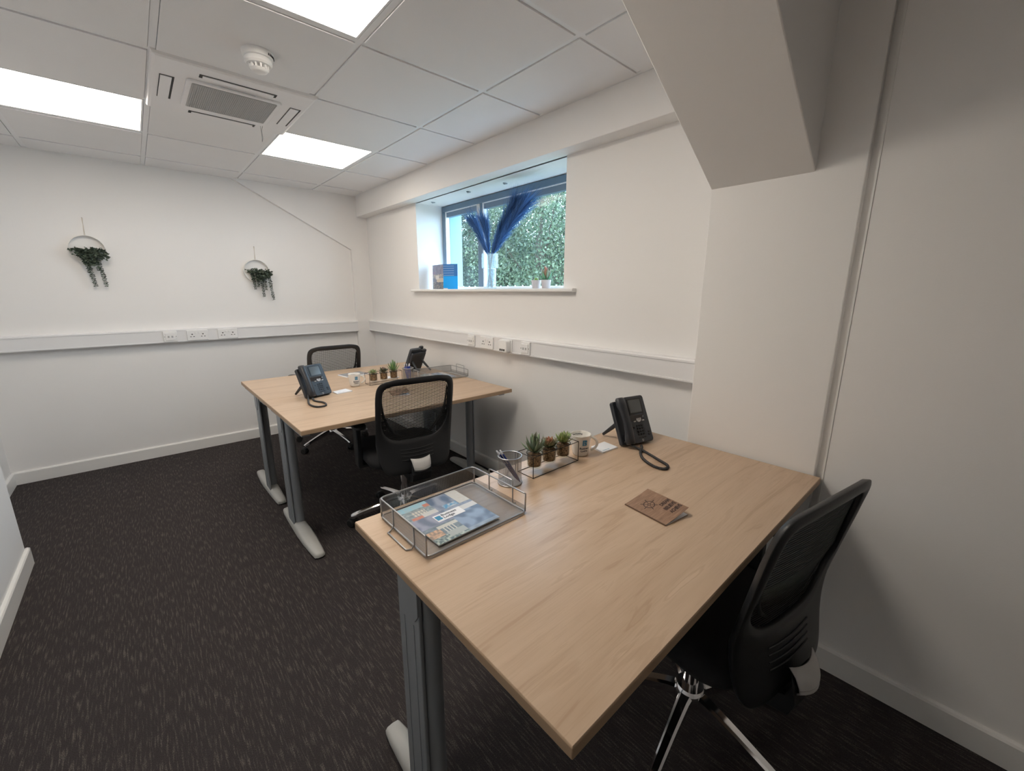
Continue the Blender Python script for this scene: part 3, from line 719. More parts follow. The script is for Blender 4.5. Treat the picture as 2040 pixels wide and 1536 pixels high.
# ------------------------------------------------------------------ telephones
def handset_part(t):
    mb = MB(); rings = []
    # local: runs down the face on the left; s along length
    for s, w_, h_, off in ((0, .018, .008, .030), (.006, .022, .016, .030), (.03, .023, .019, .031), (.055, .021, .013, .037), (.10, .019, .011, .040), (.145, .021, .013, .037), (.17, .023, .019, .031), (.196, .022, .016, .030), (.203, .018, .008, .030)):
        rings.append([(w_*math.cos(a), s, off + h_*math.sin(a)) for a in [2*PI*(i+.5)/10 for i in range(10)]])
    mb.loft(rings); return mb
def make_phone(label, loc, rz, cord):
    t = thing('desk_phone', label, 'telephone', loc, rz, 'desk telephones')
    tilt = math.radians(64)
    # face frame: origin at bottom front, local X right, local S up the slope, local N out of the face
    fo = thing_part('phone_body', t); fo.location = (0, -.006, .006); fo.rotation_euler = (tilt, 0, 0)
    # in fo's frame x right, y up the slope, z out of the face
    def P(mb, name, mat, **k): return mb.build(name, mat, fo, **k)
    P(MB().prism([(x+.034, y+.104) for x, y in rect_loop(.112, .205, .012)], -.016, .008), 'face_panel', phone_m, bevel=.004, smooth=40)
    P(MB().prism([(x-.052, y+.100) for x, y in rect_loop(.058, .190, .010)], -.022, -.002), 'handset_cradle', phone2_m, bevel=.004, smooth=40)
    P(MB().prism([(x+.012, y+.096) for x, y in rect_loop(.150, .170, .012)], -.040, -.014), 'back_housing', phone2_m, bevel=.005, smooth=40)
    P(MB().prism([(x+.030, y+.158) for x, y in rect_loop(.078, .074, .003)], .008, .0095), 'screen_bezel', key_m)
    P(MB().prism([(x+.030, y+.162) for x, y in rect_loop(.066, .056, .002)], .0092, .0100), 'screen', screen_m)
    for k in range(4): P(MB().box((.002+k*.016, .1235, .008), (.012+k*.016, .1275, .0105)), 'soft_key', key_m)
    P(MB().lathe([(0, .008), (.0135, .008), (.0135, .0115), (.0125, .0125), (0, .0125)], 28, at=(.030, .104, 0)), 'navigation_button', skey_m, smooth=40)
    P(MB().lathe([(.004, .0126), (.0055, .0132), (.0045, .0126)], 16, at=(.030, .104, 0), closed=True), 'button_ring', key_m)
    for sx in (-1, 1):
        for dy in (.0085, -.0085): P(MB().box((.030+sx*.024-.0065, .104+dy-.0025, .008), (.030+sx*.024+.0065, .104+dy+.0025, .0115)), 'function_key', skey_m, bevel=.001)
    for r in range(4):
        for c in range(3): P(MB().box((.011+c*.0135, .071-r*.0125, .008), (.0205+c*.0135, .0785-r*.0125, .0112)), 'number_key', key_m, bevel=.001)
    for c in range(4): P(MB().box((.010+c*.0105, .0215, .008), (.0175+c*.0105, .0255, .0108)), 'bottom_key', key_m)
    for r in range(2): P(MB().box((.066, .040-r*.012, .008), (.077, .0465-r*.012, .0112)), 'side_key', key_m, bevel=.001)
    P(MB().box((-.006, .066, .008), (-.0015, .072, .0108)), 'mute_key', key_m)
    P(MB().lathe([(.003, .008), (.0045, .0092), (.0052, .008)], 16, at=(.028, .012, 0), closed=True), 'maker_mark', skey_m)
    hs = handset_part(t); o = hs.build('handset', phone2_m, fo, smooth=60); o.location = (-.053, .002, -.010)
    # folding stand: plate and two splayed feet
    st = MB()
    for sx in (-1, 1):
        st.tube([(.012+sx*.048, .045, .115), (.014+sx*.060, .105, .055), (.016+sx*.068, .158, .0075)], .008, 8, radii=[.010, .010, .007])
    st.box((-.030, .030, .075), (.055, .060, .125))
    st.build('stand', phone2_m, t, bevel=.003)
    MB().lathe([(0, 0), (.034, 0), (.036, .004), (.030, .012), (0, .012)], 24, at=(.03, .07, 0)).build('stand_foot', phone2_m, t, smooth=40)
    # coiled cord in world coords relative to t
    inv = Matrix.Rotation(-rz, 3, 'Z'); pts = [inv @ (Vector(p) - Vector(loc)) for p in cord]
    # catmull-rom
    res = []
    for i in range(len(pts)-1):
        p0, p1, p2, p3 = pts[max(i-1, 0)], pts[i], pts[i+1], pts[min(i+2, len(pts)-1)]
        L_ = (p2-p1).length; n = max(2, int(L_/.0012))
        for j in range(n):
            u = j/n; res.append(.5*((2*p1)+(p2-p0)*u+(2*p0-5*p1+4*p2-p3)*u*u+(3*p1-p0-3*p2+p3)*u**3))
    c = MB(); rad = [(.0056 if (k//2) % 2 else .0044) for k in range(len(res))]; c.tube(res, .005, 8, radii=rad); c.build('coiled_cord', M('black_cord', (.02, .02, .022), .45), t, smooth=True)
    return t
zz = ZD+.0058
make_phone('charcoal desk telephone on the foreground desk beside the column', (.126, -.880, ZD), math.radians(-14),
    [(.052, -.868, ZD+.030), (.070, -.905, ZD+.012), (.068, -.955, zz), (.035, -1.030, zz), (.008, -1.085, zz), (-.028, -1.093, zz), (-.036, -1.053, zz), (-.004, -.990, zz), (.050, -.945, zz), (.085, -.930, ZD+.012), (.105, -.915, ZD+.012)])
make_phone('blue-grey desk telephone on the middle desk facing the camera, its screen toward us', (-.625, .893, ZD), math.radians(17),
    [(-.690, .872, ZD+.03), (-.706, .820, ZD+.012), (-.728, .720, zz), (-.712, .640, zz), (-.665, .640, zz), (-.652, .710, zz), (-.680, .790, zz), (-.670, .86, ZD+.010)])
make_phone('black desk telephone seen from its back on the far desk behind the pen holder', (.262, 1.335, ZD), math.radians(196),
    [(.33, 1.34, ZD+.03), (.345, 1.38, ZD+.012), (.36, 1.45, zz), (.33, 1.50, zz), (.29, 1.47, zz), (.28, 1.42, zz), (.30, 1.36, ZD+.01)])

# ------------------------------------------------------------------ letter trays
def quad_panel(name, corners, mat, parent, n=1):
    a, b, c, d = [Vector(p) for p in corners]; mb = MB(); mb.add([a, b, c, d], [(0, 1, 2, 3)])
    lu = (b-a).length; lv = (d-a).length
    return mb.build(name, mat, parent, uvs=[(0, 0), (lu, 0), (lu, lv), (0, lv)])
def make_tray(label, loc, rz, hh=.062):
    t = thing('letter_tray', label, 'tray', loc, rz, 'wire letter trays')
    X0, X1, Y0, Y1 = -.166, .166, -.131, .131; z0, z1 = .006, hh; r = .0024
    def rc(x0, y0, x1, y1, z, rr=.014):
        out = []
        for cx, cy, a0 in ((x1-rr, y1-rr, 0), (x0+rr, y1-rr, PI/2), (x0+rr, y0+rr, PI), (x1-rr, y0+rr, 1.5*PI)):
            for i in range(5): a = a0+PI/2*i/4; out.append((cx+rr*math.cos(a), cy+rr*math.sin(a), z))
        return out
    w1 = MB(); w1.tube(rc(X0, Y0, X1, Y1, z0), .0030, 8, closed=True); w1.build('base_rim', wire_m, t, smooth=True)
    # top wire: back edge, side edges going down at the front
    top = [(X0, Y0+.004, z0), (X0, Y0+.002, z1-.012), (X0, Y0+.002, z1), (X0, Y0+.014, z1), (X0, Y1-.014, z1), (X0+.004, Y1-.004, z1), (X0+.014, Y1, z1), (X1-.014, Y1, z1), (X1-.004, Y1-.004, z1), (X1, Y1-.014, z1), (X1, Y0+.014, z1), (X1, Y0+.002, z1), (X1, Y0+.002, z1-.012), (X1, Y0+.004, z0)]
    w1 = MB(); w1.tube(top, r, 8); w1.build('top_rim', wire_m, t, smooth=True)
    for x in (X0, X1):
        MB().tube([(x, Y1-.006, z0), (x, Y1-.006, z1)], r, 8).build('corner_wire', wire_m, t, smooth=True)
    for s, x in ((-1, X0), (1, X1)):
        # stacking loops: up from a foot outside the base, over the rim
        dz = -.0 if s < 0 else .018
        for y in (-.030,):
            a, b = y-.010-.03, y+.075
            lp = [(x+s*.014, b, .004), (x+s*.004, b, .004), (x+s*.002, b, .016), (x+s*.002, b, z1+dz), (x+s*.002, b-.006, z1+dz+.003), (x+s*.002, a+.006, z1+dz+.003), (x+s*.002, a, z1+dz), (x+s*.002, a, .016), (x+s*.004, a, .004), (x+s*.014, a, .004)]
            if s < 0: lp = [(x-.002, b, z1), (x-.002, b, .012), (x-.010, b, .003), (x-.022, b-.006, .003), (x-.022, a+.006, .003), (x-.010, a, .003), (x-.002, a, .012), (x-.002, a, z1)]
            MB().tube(lp, r*.9, 8).build('stacking_loop', wire_m, t, smooth=True)
    quad_panel('base_mesh', [(X0, Y0, z0), (X1, Y0, z0), (X1, Y1, z0), (X0, Y1, z0)], tray_mesh_m, t)
    quad_panel('back_mesh', [(X0, Y1, z0), (X1, Y1, z0), (X1, Y1, z1), (X0, Y1, z1)], tray_mesh_m, t)
    quad_panel('side_mesh', [(X0, Y0, z0), (X0, Y1, z0), (X0, Y1, z1), (X0, Y0, z1)], tray_mesh_m, t)
    quad_panel('side_mesh', [(X1, Y0, z0), (X1, Y1, z0), (X1, Y1, z0+.018), (X1, Y0, z0+.018)], tray_mesh_m, t)
    return t
make_tray('silver wire mesh letter tray on the foreground desk with a brochure inside', (-.786, -.844, ZD), 0)
make_tray('silver wire mesh letter tray on the middle desk against the window wall', (.288, .935, ZD), math.radians(-3), .056)

# ------------------------------------------------------------------ brochures
def logo(parent, frame, s, blue=None, textm=None, stack=True):
    """blue block with white marks, and the two words. frame(x,y)->Vector ; s = height of the block"""
    def put(name, vs, fs, mat): 
        b = MB(); b.add([frame(x, y) for x, y in vs], fs); return b.build(name, mat, parent)
    # block: body of a B with notch
    pts = [(-.38, -.5), (.25, -.5), (.40, -.40), (.40, -.10), (.28, 0), (.40, .10), (.40, .40), (.25, .5), (-.38, .5)]
    put('logo_block', [(x*s, y*s) for x, y in pts], [tuple(range(len(pts)))], blue_m)
def brochure_cols(u, v, rnd):
    # patchwork of small photographs, flat print
    def mixc(a, b, t): return tuple(x*(1-t)+y*t for x, y in zip(a, b))
    n = noise.noise(Vector((u*9, v*9, 1.3))); n2 = noise.noise(Vector((u*26, v*26, 4.1)))
    g = .5+.5*n; h = .5+.5*n2
    sk = [(.20, .26, .38), (.30, .36, .48), (.10, .15, .24)]
    if v > .62 and u < .45:
        c = mixc((.45, .52, .55), (.10, .16, .20), h)
        if v > .88: c = mixc((.25, .55, .70), (.40, .5, .55), h)
        if .70 < v < .84 and .12 < u < .33: c = (.62, .60, .54) if (int(u*60) % 3 and int(v*44) % 3) else (.30, .33, .36)
        if v < .68 and .05 < u < .22: c = mixc((.62, .16, .10), (.5, .3, .25), h)
        if .62 < v < .72 and u > .22: c = mixc((.62, .62, .58), (.55, .57, .6), h)
        if .84 < v < .92 and u > .36: c = (.55, .22, .16)
    elif v > .62:
        c = mixc((.10, .15, .24), (.32, .36, .46), max(0, min(1, .5+1.2*n)))
        if u > .82: c = mixc((.55, .53, .48), (.6, .6, .6), h)
        if v < .72 and .56 < u < .8: c = mixc((.10, .32, .55), (.5, .55, .6), max(0, min(1, .4+1.8*n2)))
    elif v > .36 and u < .52:
        c = mixc((.32, .34, .45), (.16, .20, .28), max(0, min(1, .4+1.5*n)))
    elif v > .45:
        c = (.60, .60, .60) if v < .56 else mixc((.35, .4, .5), (.15, .2, .3), h)
    elif u > .5 and v < .45:
        c = mixc((.28, .36, .50), (.14, .19, .28), max(0, min(1, .4+1.6*n)))
        if v < .06: c = mixc(c, (.5, .55, .6), .3)
    else:
        c = mixc((.10, .15, .20), (.30, .36, .40), h)
        if u < .2 and .10 < v < .28: c = mixc((.68, .44, .30), (.3, .24, .2), max(0, min(1, .5+1.5*n2)))
        if .18 < u < .5 and .26 < v < .33: c = (.60, .60, .56)
        if .25 < u < .42 and .16 < v < .26 and int(u*70) % 3 == 0: c = (.65, .64, .60)
        if v < .12: c = mixc((.12, .18, .20), (.5, .56, .52), max(0, min(1, .3+2*n2)))
        if u > .24 and .05 < v < .15: c = (.42, .46, .46)
    return c
def grid_print(name, w, h, nu, nv, fn, mat, parent, frame, flip=False):
    vs = []; fs = []; cols = []; rnd = random.Random(3)
    for j in range(nv):
        for i in range(nu):
            u0, u1, v0, v1 = i/nu, (i+1)/nu, j/nv, (j+1)/nv
            o = len(vs); vs += [frame(u0*w, v0*h), frame(u1*w, v0*h), frame(u1*w, v1*h), frame(u0*w, v1*h)]; fs.append((o, o+1, o+2, o+3))
            cols += [fn((u0+u1)/2, (v0+v1)/2, rnd)]*4
    b = MB(); b.add(vs, fs); return b.build(name, mat, parent, cols=cols)
def make_brochure(label, loc, rz, w, h, cat='brochure'):
    t = thing('brochure', label, cat, loc, rz)
    MB().box((0, 0, 0), (w, h, .003)).build('pages', paper_m, t)
    grid_print('cover', w, h, 64, 64, brochure_cols, print_m, t, lambda x, y: Vector((x, y, .0035)))
    MB().box((w*.29, h*.40, .0036), (w*.74, h*.565, .0040)).build('title_label', paper_m, t)
    logo(t, lambda x, y: Vector((w*.345+x, h*.483+y, .0044)), h*.10)
    vs, fs = text_cached('Business\nLodge', .0150, bold=.0004, align='LEFT')
    b = MB(); b.add([(w*.405+x, h*.483+y, .0044) for x, y, z in vs], fs); b.build('title_text', ink_m, t)
    return t
make_brochure('square glossy blue-grey collage brochure lying in the foreground letter tray', (-.908, -.958, ZD+.0085), math.radians(1.0), .204, .228)
make_brochure('glossy brochure lying in the letter tray on the middle desk', (.155, .832, ZD+.0085), math.radians(-3), .20, .215)

# leaflet standing on the sill, opened
t = thing('standing_leaflet', 'opened leaflet with town picture and bright blue panel standing on the window sill', 'leaflet', (.645, 1.40, 1.3895))
def panel_frame(p0, p1, lean):
    p0, p1 = Vector(p0), Vector(p1); d = (p1-p0)
    def f(x, y): return p0 + d*x + Vector((lean*y, 0, y))
    return f
def pic(u, v, rnd):
    n = noise.noise(Vector((u*6, v*9, 7))); h = noise.noise(Vector((u*22, v*30, 2)))
    if v > .62: c = (.22+.1*n, .22+.1*n, .30+.12*n); c = (.34, .2, .3) if (.55 < v < .72 and u < .3 and h > .1) else c
    elif v > .45: c = (.25, .26, .32) if h < .1 else (.55, .47, .36)
    elif v > .3: c = (.58, .50, .40) if u > .4 else (.20, .22, .28)
    else: c = (.12+.2*max(0, h), .14+.15*max(0, h), .20+.1*h) if h < .25 else (.5, .42, .33)
    if .42 < v < .56 and .3 < u < .62: c = (.66, .62, .60)
    return tuple(max(.02, x) for x in c)
def bluep(u, v, rnd):
    if v > .52: 
        c = (.03, .17, .45); 
        if int(v*44) % 4 == 0 and u < .75: c = (.25, .4, .62)
        return c
    if v < .05 and u < .3: return (.7, .75, .8)
    return (.0, .36, .85)
A_, B_, C_ = (0, .190, 0), (-.015, -.010, 0), (.045, -.140, 0)
for nm, p0, p1, fn in (('picture_panel', A_, B_, pic), ('blue_panel', B_, C_, bluep)):
    f = panel_frame(p0, p1, .02)
    grid_print(nm, 1, .210, 36, 44, fn, print_m, t, f)
    b = MB(); off = Vector((.0014, .0, 0)); q = [f(0, 0)+off, f(1, 0)+off, f(1, .21)+off, f(0, .21)+off]; b.add(q, [(0, 1, 2, 3)]); b.build('backing_card', paper_m, t, solid=.001)

# ------------------------------------------------------------------ mugs
def make_mug(label, loc, logo_a, handle_a):
    t = thing('mug', label, 'mug', loc, 0, 'white mugs')
    H = .086; prof = [(0, .0), (.026, .0), (.030, .003), (.033, .012), (.0375, .060), (.041, H), (.0395, H+.0012), (.0378, H), (.0345, .060), (.030, .012), (.024, .006), (0, .006)]
    MB().lathe(prof, 48).build('cup', mug_m, t, smooth=40)
    pts = []
    for i in range(15):
        a = math.radians(80 - 160*i/14); pts.append(((.036 + .030*math.cos(a)) * 1.0, 0, .046 + .027*math.sin(a)))
    r3 = Matrix.Rotation(handle_a, 3, 'Z')
    MB().tube([r3 @ Vector(p) for p in pts], .0048, 10).build('handle', mug_m, t, smooth=True)
    def wrap(x, y): 
        zc_ = .048+y; r = .0331 + (zc_-.012)*(.041-.0331)/(H-.012) + .0004; a = logo_a + x/r
        return Vector((r*math.cos(a), r*math.sin(a), zc_))
    pts = [(-.38, -.5), (.25, -.5), (.40, -.40), (.40, -.10), (.28, 0), (.40, .10), (.40, .40), (.25, .5), (-.38, .5)]
    b = MB(); s = .024; b.add([wrap(x*s, y*s+.012) for x, y in pts], [tuple(range(len(pts)))]); b.build('logo_block', blue_m, t)
    for q in ([(-.14, -.32), (-.10, -.32), (-.10, .38), (-.14, .38)], [(-.10, -.32), (.18, -.32), (.18, -.28), (-.10, -.28)], [(.05, .08), (.22, .08), (.22, .12), (.05, .12)]):
        b = MB(); b.add([wrap(x*s, y*s+.012)*1.0 + Vector((.0003*math.cos(logo_a), .0003*math.sin(logo_a), 0)) for x, y in q], [(0, 1, 2, 3)]); b.build('logo_mark', mug_m, t)
    vs, fs = text_cached('Business\nLodge', .0115, bold=.0004, align='CENTER')
    b = MB(); b.add([wrap(x, y-.017) for x, y, z in vs], fs); b.build('logo_text', ink_m, t)
    vs, fs = text_cached('BrightThinking', .009, bold=.0002, align='CENTER')
    def wrapin(x, y): a = logo_a + PI + .15 - x/.0352; return Vector((.0356*math.cos(a), .0356*math.sin(a), .074+y))
    b = MB(); b.add([wrapin(x, y) for x, y, z in vs], fs); b.build('inside_text', ink_m, t)
    return t
make_mug('white mug with blue logo on the foreground desk behind the wire plant rack', (-.137, -.786, ZD), math.radians(244), math.radians(318))
make_mug('white mug with blue logo on the middle desk between telephone and plant rack', (-.335, 1.050, ZD), math.radians(268), math.radians(338))

# ------------------------------------------------------------------ notepads
def make_pad(label, quad, h=.006):
    q = [Vector((*p, 0)) for p in quad]; c = sum(q, Vector())/4
    t = thing('notepad', label, 'notepad', (c.x, c.y, ZD), 0, 'white notepads')
    MB().prism([(p.x-c.x, p.y-c.y) for p in q], 0, h).build('sheets', paper_m, t)
    vs, fs = text_cached('Business Lodge', .0065, bold=.0003, align='LEFT')
    e = (q[1]-q[0]).normalized(); f = (q[3]-q[0]).normalized()
    b = MB(); b.add([(q[0]-c + e*(.010+x) + f*(.010+y) + Vector((0, 0, h+.0005))) for x, y, z in vs], fs); b.build('printed_line', blue_m, t)
    return t
make_pad('small white notepad on the foreground desk between mug and telephone', [(-.063, -.843), (.031, -.850), (.042, -.773), (-.050, -.772)])
make_pad('small white notepad on the middle desk just beside the telephone', [(-.515, .883), (-.412, .897), (-.424, .985), (-.519, .955)])
make_pad('small white notepad on the middle desk behind the plant rack and pen holder', [(-.06, 1.115), (.03, 1.112), (.032, 1.19), (-.058, 1.193)])
t = thing('notebook', 'closed grey notebook with white edge lying on the far desk behind the mug', 'notebook', (-.19, 1.455, ZD), math.radians(8))
MB().box((-.095, -.068, 0), (.095, .068, .005)).build('pages', paper_m, t); MB().box((-.085, -.060, .005), (.095, .068, .0065)).build('cover', M('grey_cover', (.28, .28, .29), .5), t)

# ------------------------------------------------------------------ kraft notebooks
def make_kraft(label, loc, rz, L_=.145, W_=.106, lift=.020):
    """spine along local -y from origin, cover towards +x rising; bottom page flat"""
    t = thing('notebook', label, 'notebook', loc, rz, 'wood-look notebooks')
    MB().box((0, -L_, 0), (W_*.985, 0, .0022)).build('pages', paper_m, t)
    MB().box((-.0012, -L_-.0005, 0), (W_, .0005, .0008)).build('back_cover', kraft_m, t)
    nseg = 8; b = MB(); vs = []
    def z_at(x): return .0030 + lift*(x/W_)**1.25
    for i in range(nseg+1):
        x = W_*i/nseg
        for y in (0, -L_): vs += [(x, y, z_at(x)), (x, y, z_at(x)+.0009)]
    fs = []
    for i in range(nseg):
        a = i*4; c_ = a+4
        fs += [(a+1, c_+1, c_+3, a+3), (a, a+2, c_+2, c_), (a, c_, c_+1, a+1), (a+2, a+3, c_+3, c_+2)]
    fs += [(0, 1, 3, 2), (nseg*4, nseg*4+2, nseg*4+3, nseg*4+1)]
    b.add(vs, fs); b.build('front_cover', kraft_m, t)
    b = MB(); b.add([(.004, -.002, .0026), (W_*.96, -.002, .0030+lift*.85), (W_*.96, -L_+.002, .0030+lift*.85), (.004, -L_+.002, .0026)], [(0, 1, 2, 3)]); b.build('loose_sheet', paper_m, t)
    MB().tube([(-.0005, 0, .002), (-.0005, -L_, .002)], .0022, 6).build('spine', M('dark_spine', (.12, .06, .03), .6), t)
    def fr(x, y, e=.0013): return Vector((x, y, z_at(x)+e))
    for s_, word in ((.56, 'DREAM'), (.70, 'BELIEVE'), (.835, 'ACHIEVE')):
        vs, fs = text_cached(word, .0165, bold=.0009, align='RIGHT', spacing=.92)
        mn = min(v[0] for v in vs); mx = max(v[0] for v in vs); kx = .047/(mx-mn) if word != 'DREAM' else .040/(mx-mn)
        b = MB(); b.add([fr(W_*.965 - (mx-x)*kx, -L_*s_ + y) for x, y, z in vs], fs); b.build('printed_word', kraft_d, t)
    cx, cy = W_*.42, -L_*.37; w_ = MB(); n = 36
    def ringm(r0, r1): w_.add([fr(cx+r*math.cos(2*PI*i/n), cy+r*math.sin(2*PI*i/n)) for i in range(n) for r in (r0, r1)], [(2*i, 2*((i+1) % n), 2*((i+1) % n)+1, 2*i+1) for i in range(n)])
    ringm(.0145, .0172); ringm(.003, .005)
    for k in range(6):
        a = 2*PI*k/6 + .12; c_, s_ = math.cos(a), math.sin(a); px, py = -s_, c_
        pr = [(.004, .0008), (.018, .0009), (.020, .0016), (.026, .0010)]
        vs = []
        for r, h in pr: vs += [fr(cx+c_*r+px*h, cy+s_*r+py*h, .0014), fr(cx+c_*r-px*h, cy+s_*r-py*h, .0014)]
        w_.add(vs, [(0, 2, 3, 1), (2, 4, 5, 3), (4, 6, 7, 5)])
    o = w_.build('ship_wheel_print', kraft_d, t); o['kind'] = 'stuff'
    return t
make_kraft('brown wood-look notebook with ship wheel, DREAM BELIEVE ACHIEVE, on the foreground desk', (-.356, -1.142, ZD), math.radians(-7))
make_kraft('brown wood-look notebook with raised cover on the middle desk, seen through the chair mesh', (-.235, .735, ZD), math.radians(-15))

# ------------------------------------------------------------------ pen holders and pens
def make_holder(label, loc, R_=.040, H_=.098):
    t = thing('pen_holder', label, 'pen holder', loc, 0, 'wire mesh pen holders')
    n = 40; vs = []; fs = []; uv = []
    for i in range(n+1):
        a = 2*PI*i/n; vs += [(R_*math.cos(a), R_*math.sin(a), .003), (R_*math.cos(a), R_*math.sin(a), H_)]
    for i in range(n): fs.append((2*i, 2*i+2, 2*i+3, 2*i+1)); u0, u1 = 2*PI*R_*i/n, 2*PI*R_*(i+1)/n; uv += [(u0, 0), (u1, 0), (u1, H_), (u0, H_)]
    b = MB(); b.add(vs, fs); b.build('mesh_wall', tray_mesh_m, t, uvs=uv, smooth=True)
    for nm, z, rr in (('top_rim', H_, .0026), ('base_rim', .0025, .0025)):
        MB().tube([((R_)*math.cos(2*PI*i/40), (R_)*math.sin(2*PI*i/40), z) for i in range(40)], rr, 8, closed=True).build(nm, wire_m, t, smooth=True)
    MB().lathe([(0, .001), (R_-.002, .001), (R_-.002, .0035), (0, .0035)], 32).build('base', M('felt_grey', (.5, .52, .55), .5), t)
    MB().box((R_-.001, -.001, .003), (R_+.0008, .001, H_), rot=Matrix.Rotation(math.radians(20), 3, 'Z')).build('wall_seam', wire_m, t)
    return t
def make_pen(label, p0, p1, mat, group):
    p0 = Vector(p0); p1 = Vector(p1); d = p1-p0; L_ = d.length; rot = d.to_track_quat('Z', 'Y')
    t = bpy.data.objects.new('pen', None); C.objects.link(t); t.location = p0; t.rotation_mode = 'QUATERNION'; t.rotation_quaternion = rot; tag(t, label, 'pen', group)
    MB().lathe([(0, 0), (.0012, .002), (.0042, .016), (.0048, .03), (.0048, L_-.022), (.0044, L_-.018), (0, L_-.018)], 14).build('barrel', mat, t, smooth=40)
    MB().lathe([(0, L_-.018), (.0034, L_-.018), (.0034, L_-.004), (.0022, L_), (0, L_)], 12).build('push_button', M('clear_cap', (.7, .72, .78), .15), t, smooth=40)
    MB().box((.0046, -.0014, L_-.055), (.0066, .0014, L_-.014)).build('clip', M('clip_silver', (.8, .8, .82), .2, 1.0), t)
    return t
make_holder('silver mesh pen holder on the foreground desk with two slanting navy pens', (-.520, -.790, ZD))
make_pen('navy pen with clear tip leaning in the foreground pen holder, front one', (-.500, -.822, ZD+.005), (-.540, -.760, ZD+.115), penb_m, 'pens in the foreground pen holder')
make_pen('navy pen leaning in the foreground pen holder, behind the other', (-.496, -.806, ZD+.005), (-.548, -.752, ZD+.112), penb_m, 'pens in the foreground pen holder')
MB()
hx, hy = .022, .950
make_holder('silver mesh pen holder on the middle desk with upright blue pens', (hx, hy, ZD))
for i, (dx, dy, ex, ey) in enumerate(((-.010, -.012, -.026, .004), (.004, .002, -.004, .010), (.012, -.006, .016, .004), (-.004, .010, .004, -.012))):
    make_pen('bright blue pen standing in the pen holder on the middle desk', (hx+dx, hy+dy, ZD+.005), (hx+ex, hy+ey, ZD+.130), penb2, 'upright blue pens in the pen holder on the middle desk')

# ------------------------------------------------------------------ succulents and racks
def leaf_pts(L_, W_, T_, curl, base=0.0):
    """a tapering fleshy leaf along +x bending up"""
    rings = []
    for k, (s, w_) in enumerate(((0, .45), (.25, .85), (.5, 1.0), (.78, .62), (1.0, .06))):
        x = L_*s; z = curl*s*s*L_
        rings.append([(x, -W_*w_, z), (x, 0, z-T_*w_), (x, W_*w_, z), (x, 0, z+T_*w_*.35)])
    return rings
def rosette(style, seed, R_=.03, H_=.03):
    rnd = random.Random(seed); b = MB(); cols = []
    specs = {'spiky': (20, 1.05, .14, .95, (.13, .18, .11), (.25, .32, .20)), 'red': (34, .95, .30, .55, (.13, .19, .09), (.36, .16, .10)), 'lime': (44, .95, .19, .7, (.16, .21, .07), (.33, .38, .15)),
             'pale': (30, .80, .28, .5, (.22, .28, .12), (.38, .44, .22)), 'dark': (34, .90, .24, .6, (.08, .11, .06), (.21, .13, .11)), 'aloe': (14, 1.15, .14, 1.1, (.12, .22, .09), (.24, .34, .15)),
             'aloered': (22, 1.2, .13, 1.2, (.10, .30, .16), (.55, .16, .12)), 'smallpot': (26, .8, .34, .6, (.22, .36, .10), (.36, .50, .16))}[style]
    n, sc_, wr, curl, c0, c1 = specs
    for i in range(n):
        f = i/n; az = i*2.39996 + rnd.uniform(-.15, .15); el = math.radians(14 + 70*f**1.1) + rnd.uniform(-.08, .08)
        L_ = R_*sc_*(1.05 - .35*f)*rnd.uniform(.85, 1.15)
        if style in ('aloered', 'aloe', 'spiky'): L_ = R_*sc_*rnd.uniform(.9, 1.3)*(1 + .25*math.sin(el))
        rot = Matrix.Rotation(az, 3, 'Z') @ Matrix.Rotation(-el, 3, 'Y')
        o = Vector((0, 0, H_*.15*f))
        rg = [[rot @ Vector(p) + o for p in r] for r in leaf_pts(L_, L_*wr, L_*.07, curl*(.3 if f > .6 else .45))]
        b.loft(rg)
        for k in range(5):
            tt = (k/4)
            if style in ('red', 'aloered', 'dark'): mixf = min(1, max(0, f*1.5-.35) + (.25*tt if style != 'aloered' else .5*tt*f)); 
            else: mixf = .2 + .6*tt*rnd.uniform(.6, 1)
            c = tuple(x*(1-mixf)+y*mixf for x, y in zip(c0, c1)); c = tuple(x*rnd.uniform(.85, 1.15) for x in c); cols += [c]*4
    return b, cols
def glass_pot(label, style, loc, seed, sc_=1.0, group='succulents in glass jars'):
    t = thing('potted_succulent', label, 'plant', loc, 0, group)
    R_ = .0265*sc_; H_ = .058*sc_
    MB().lathe([(0, 0), (R_*.86, 0), (R_*.97, .004), (R_, .012), (R_, H_-.004), (R_*1.08, H_-.001), (R_*1.08, H_+.002), (R_*.98, H_+.002), (R_*.93, H_-.004), (R_*.93, .012), (R_*.88, .006), (0, .005)], 32).build('glass_jar', jar_m, t, smooth=50)
    MB().lathe([(0, .0055), (R_*.86, .0065), (R_*.915, .014), (R_*.915, H_*.84), (R_*.6, H_*.92), (0, H_*.93)], 28).build('bark_filling', cork_m, t, smooth=50)
    b, cols = rosette(style, seed, .046*sc_, .03); o = b.build('leaf_rosette', succ_m, t, cols=cols, smooth=True); o.location = (0, 0, H_*.95); o['kind'] = 'stuff'
    return t
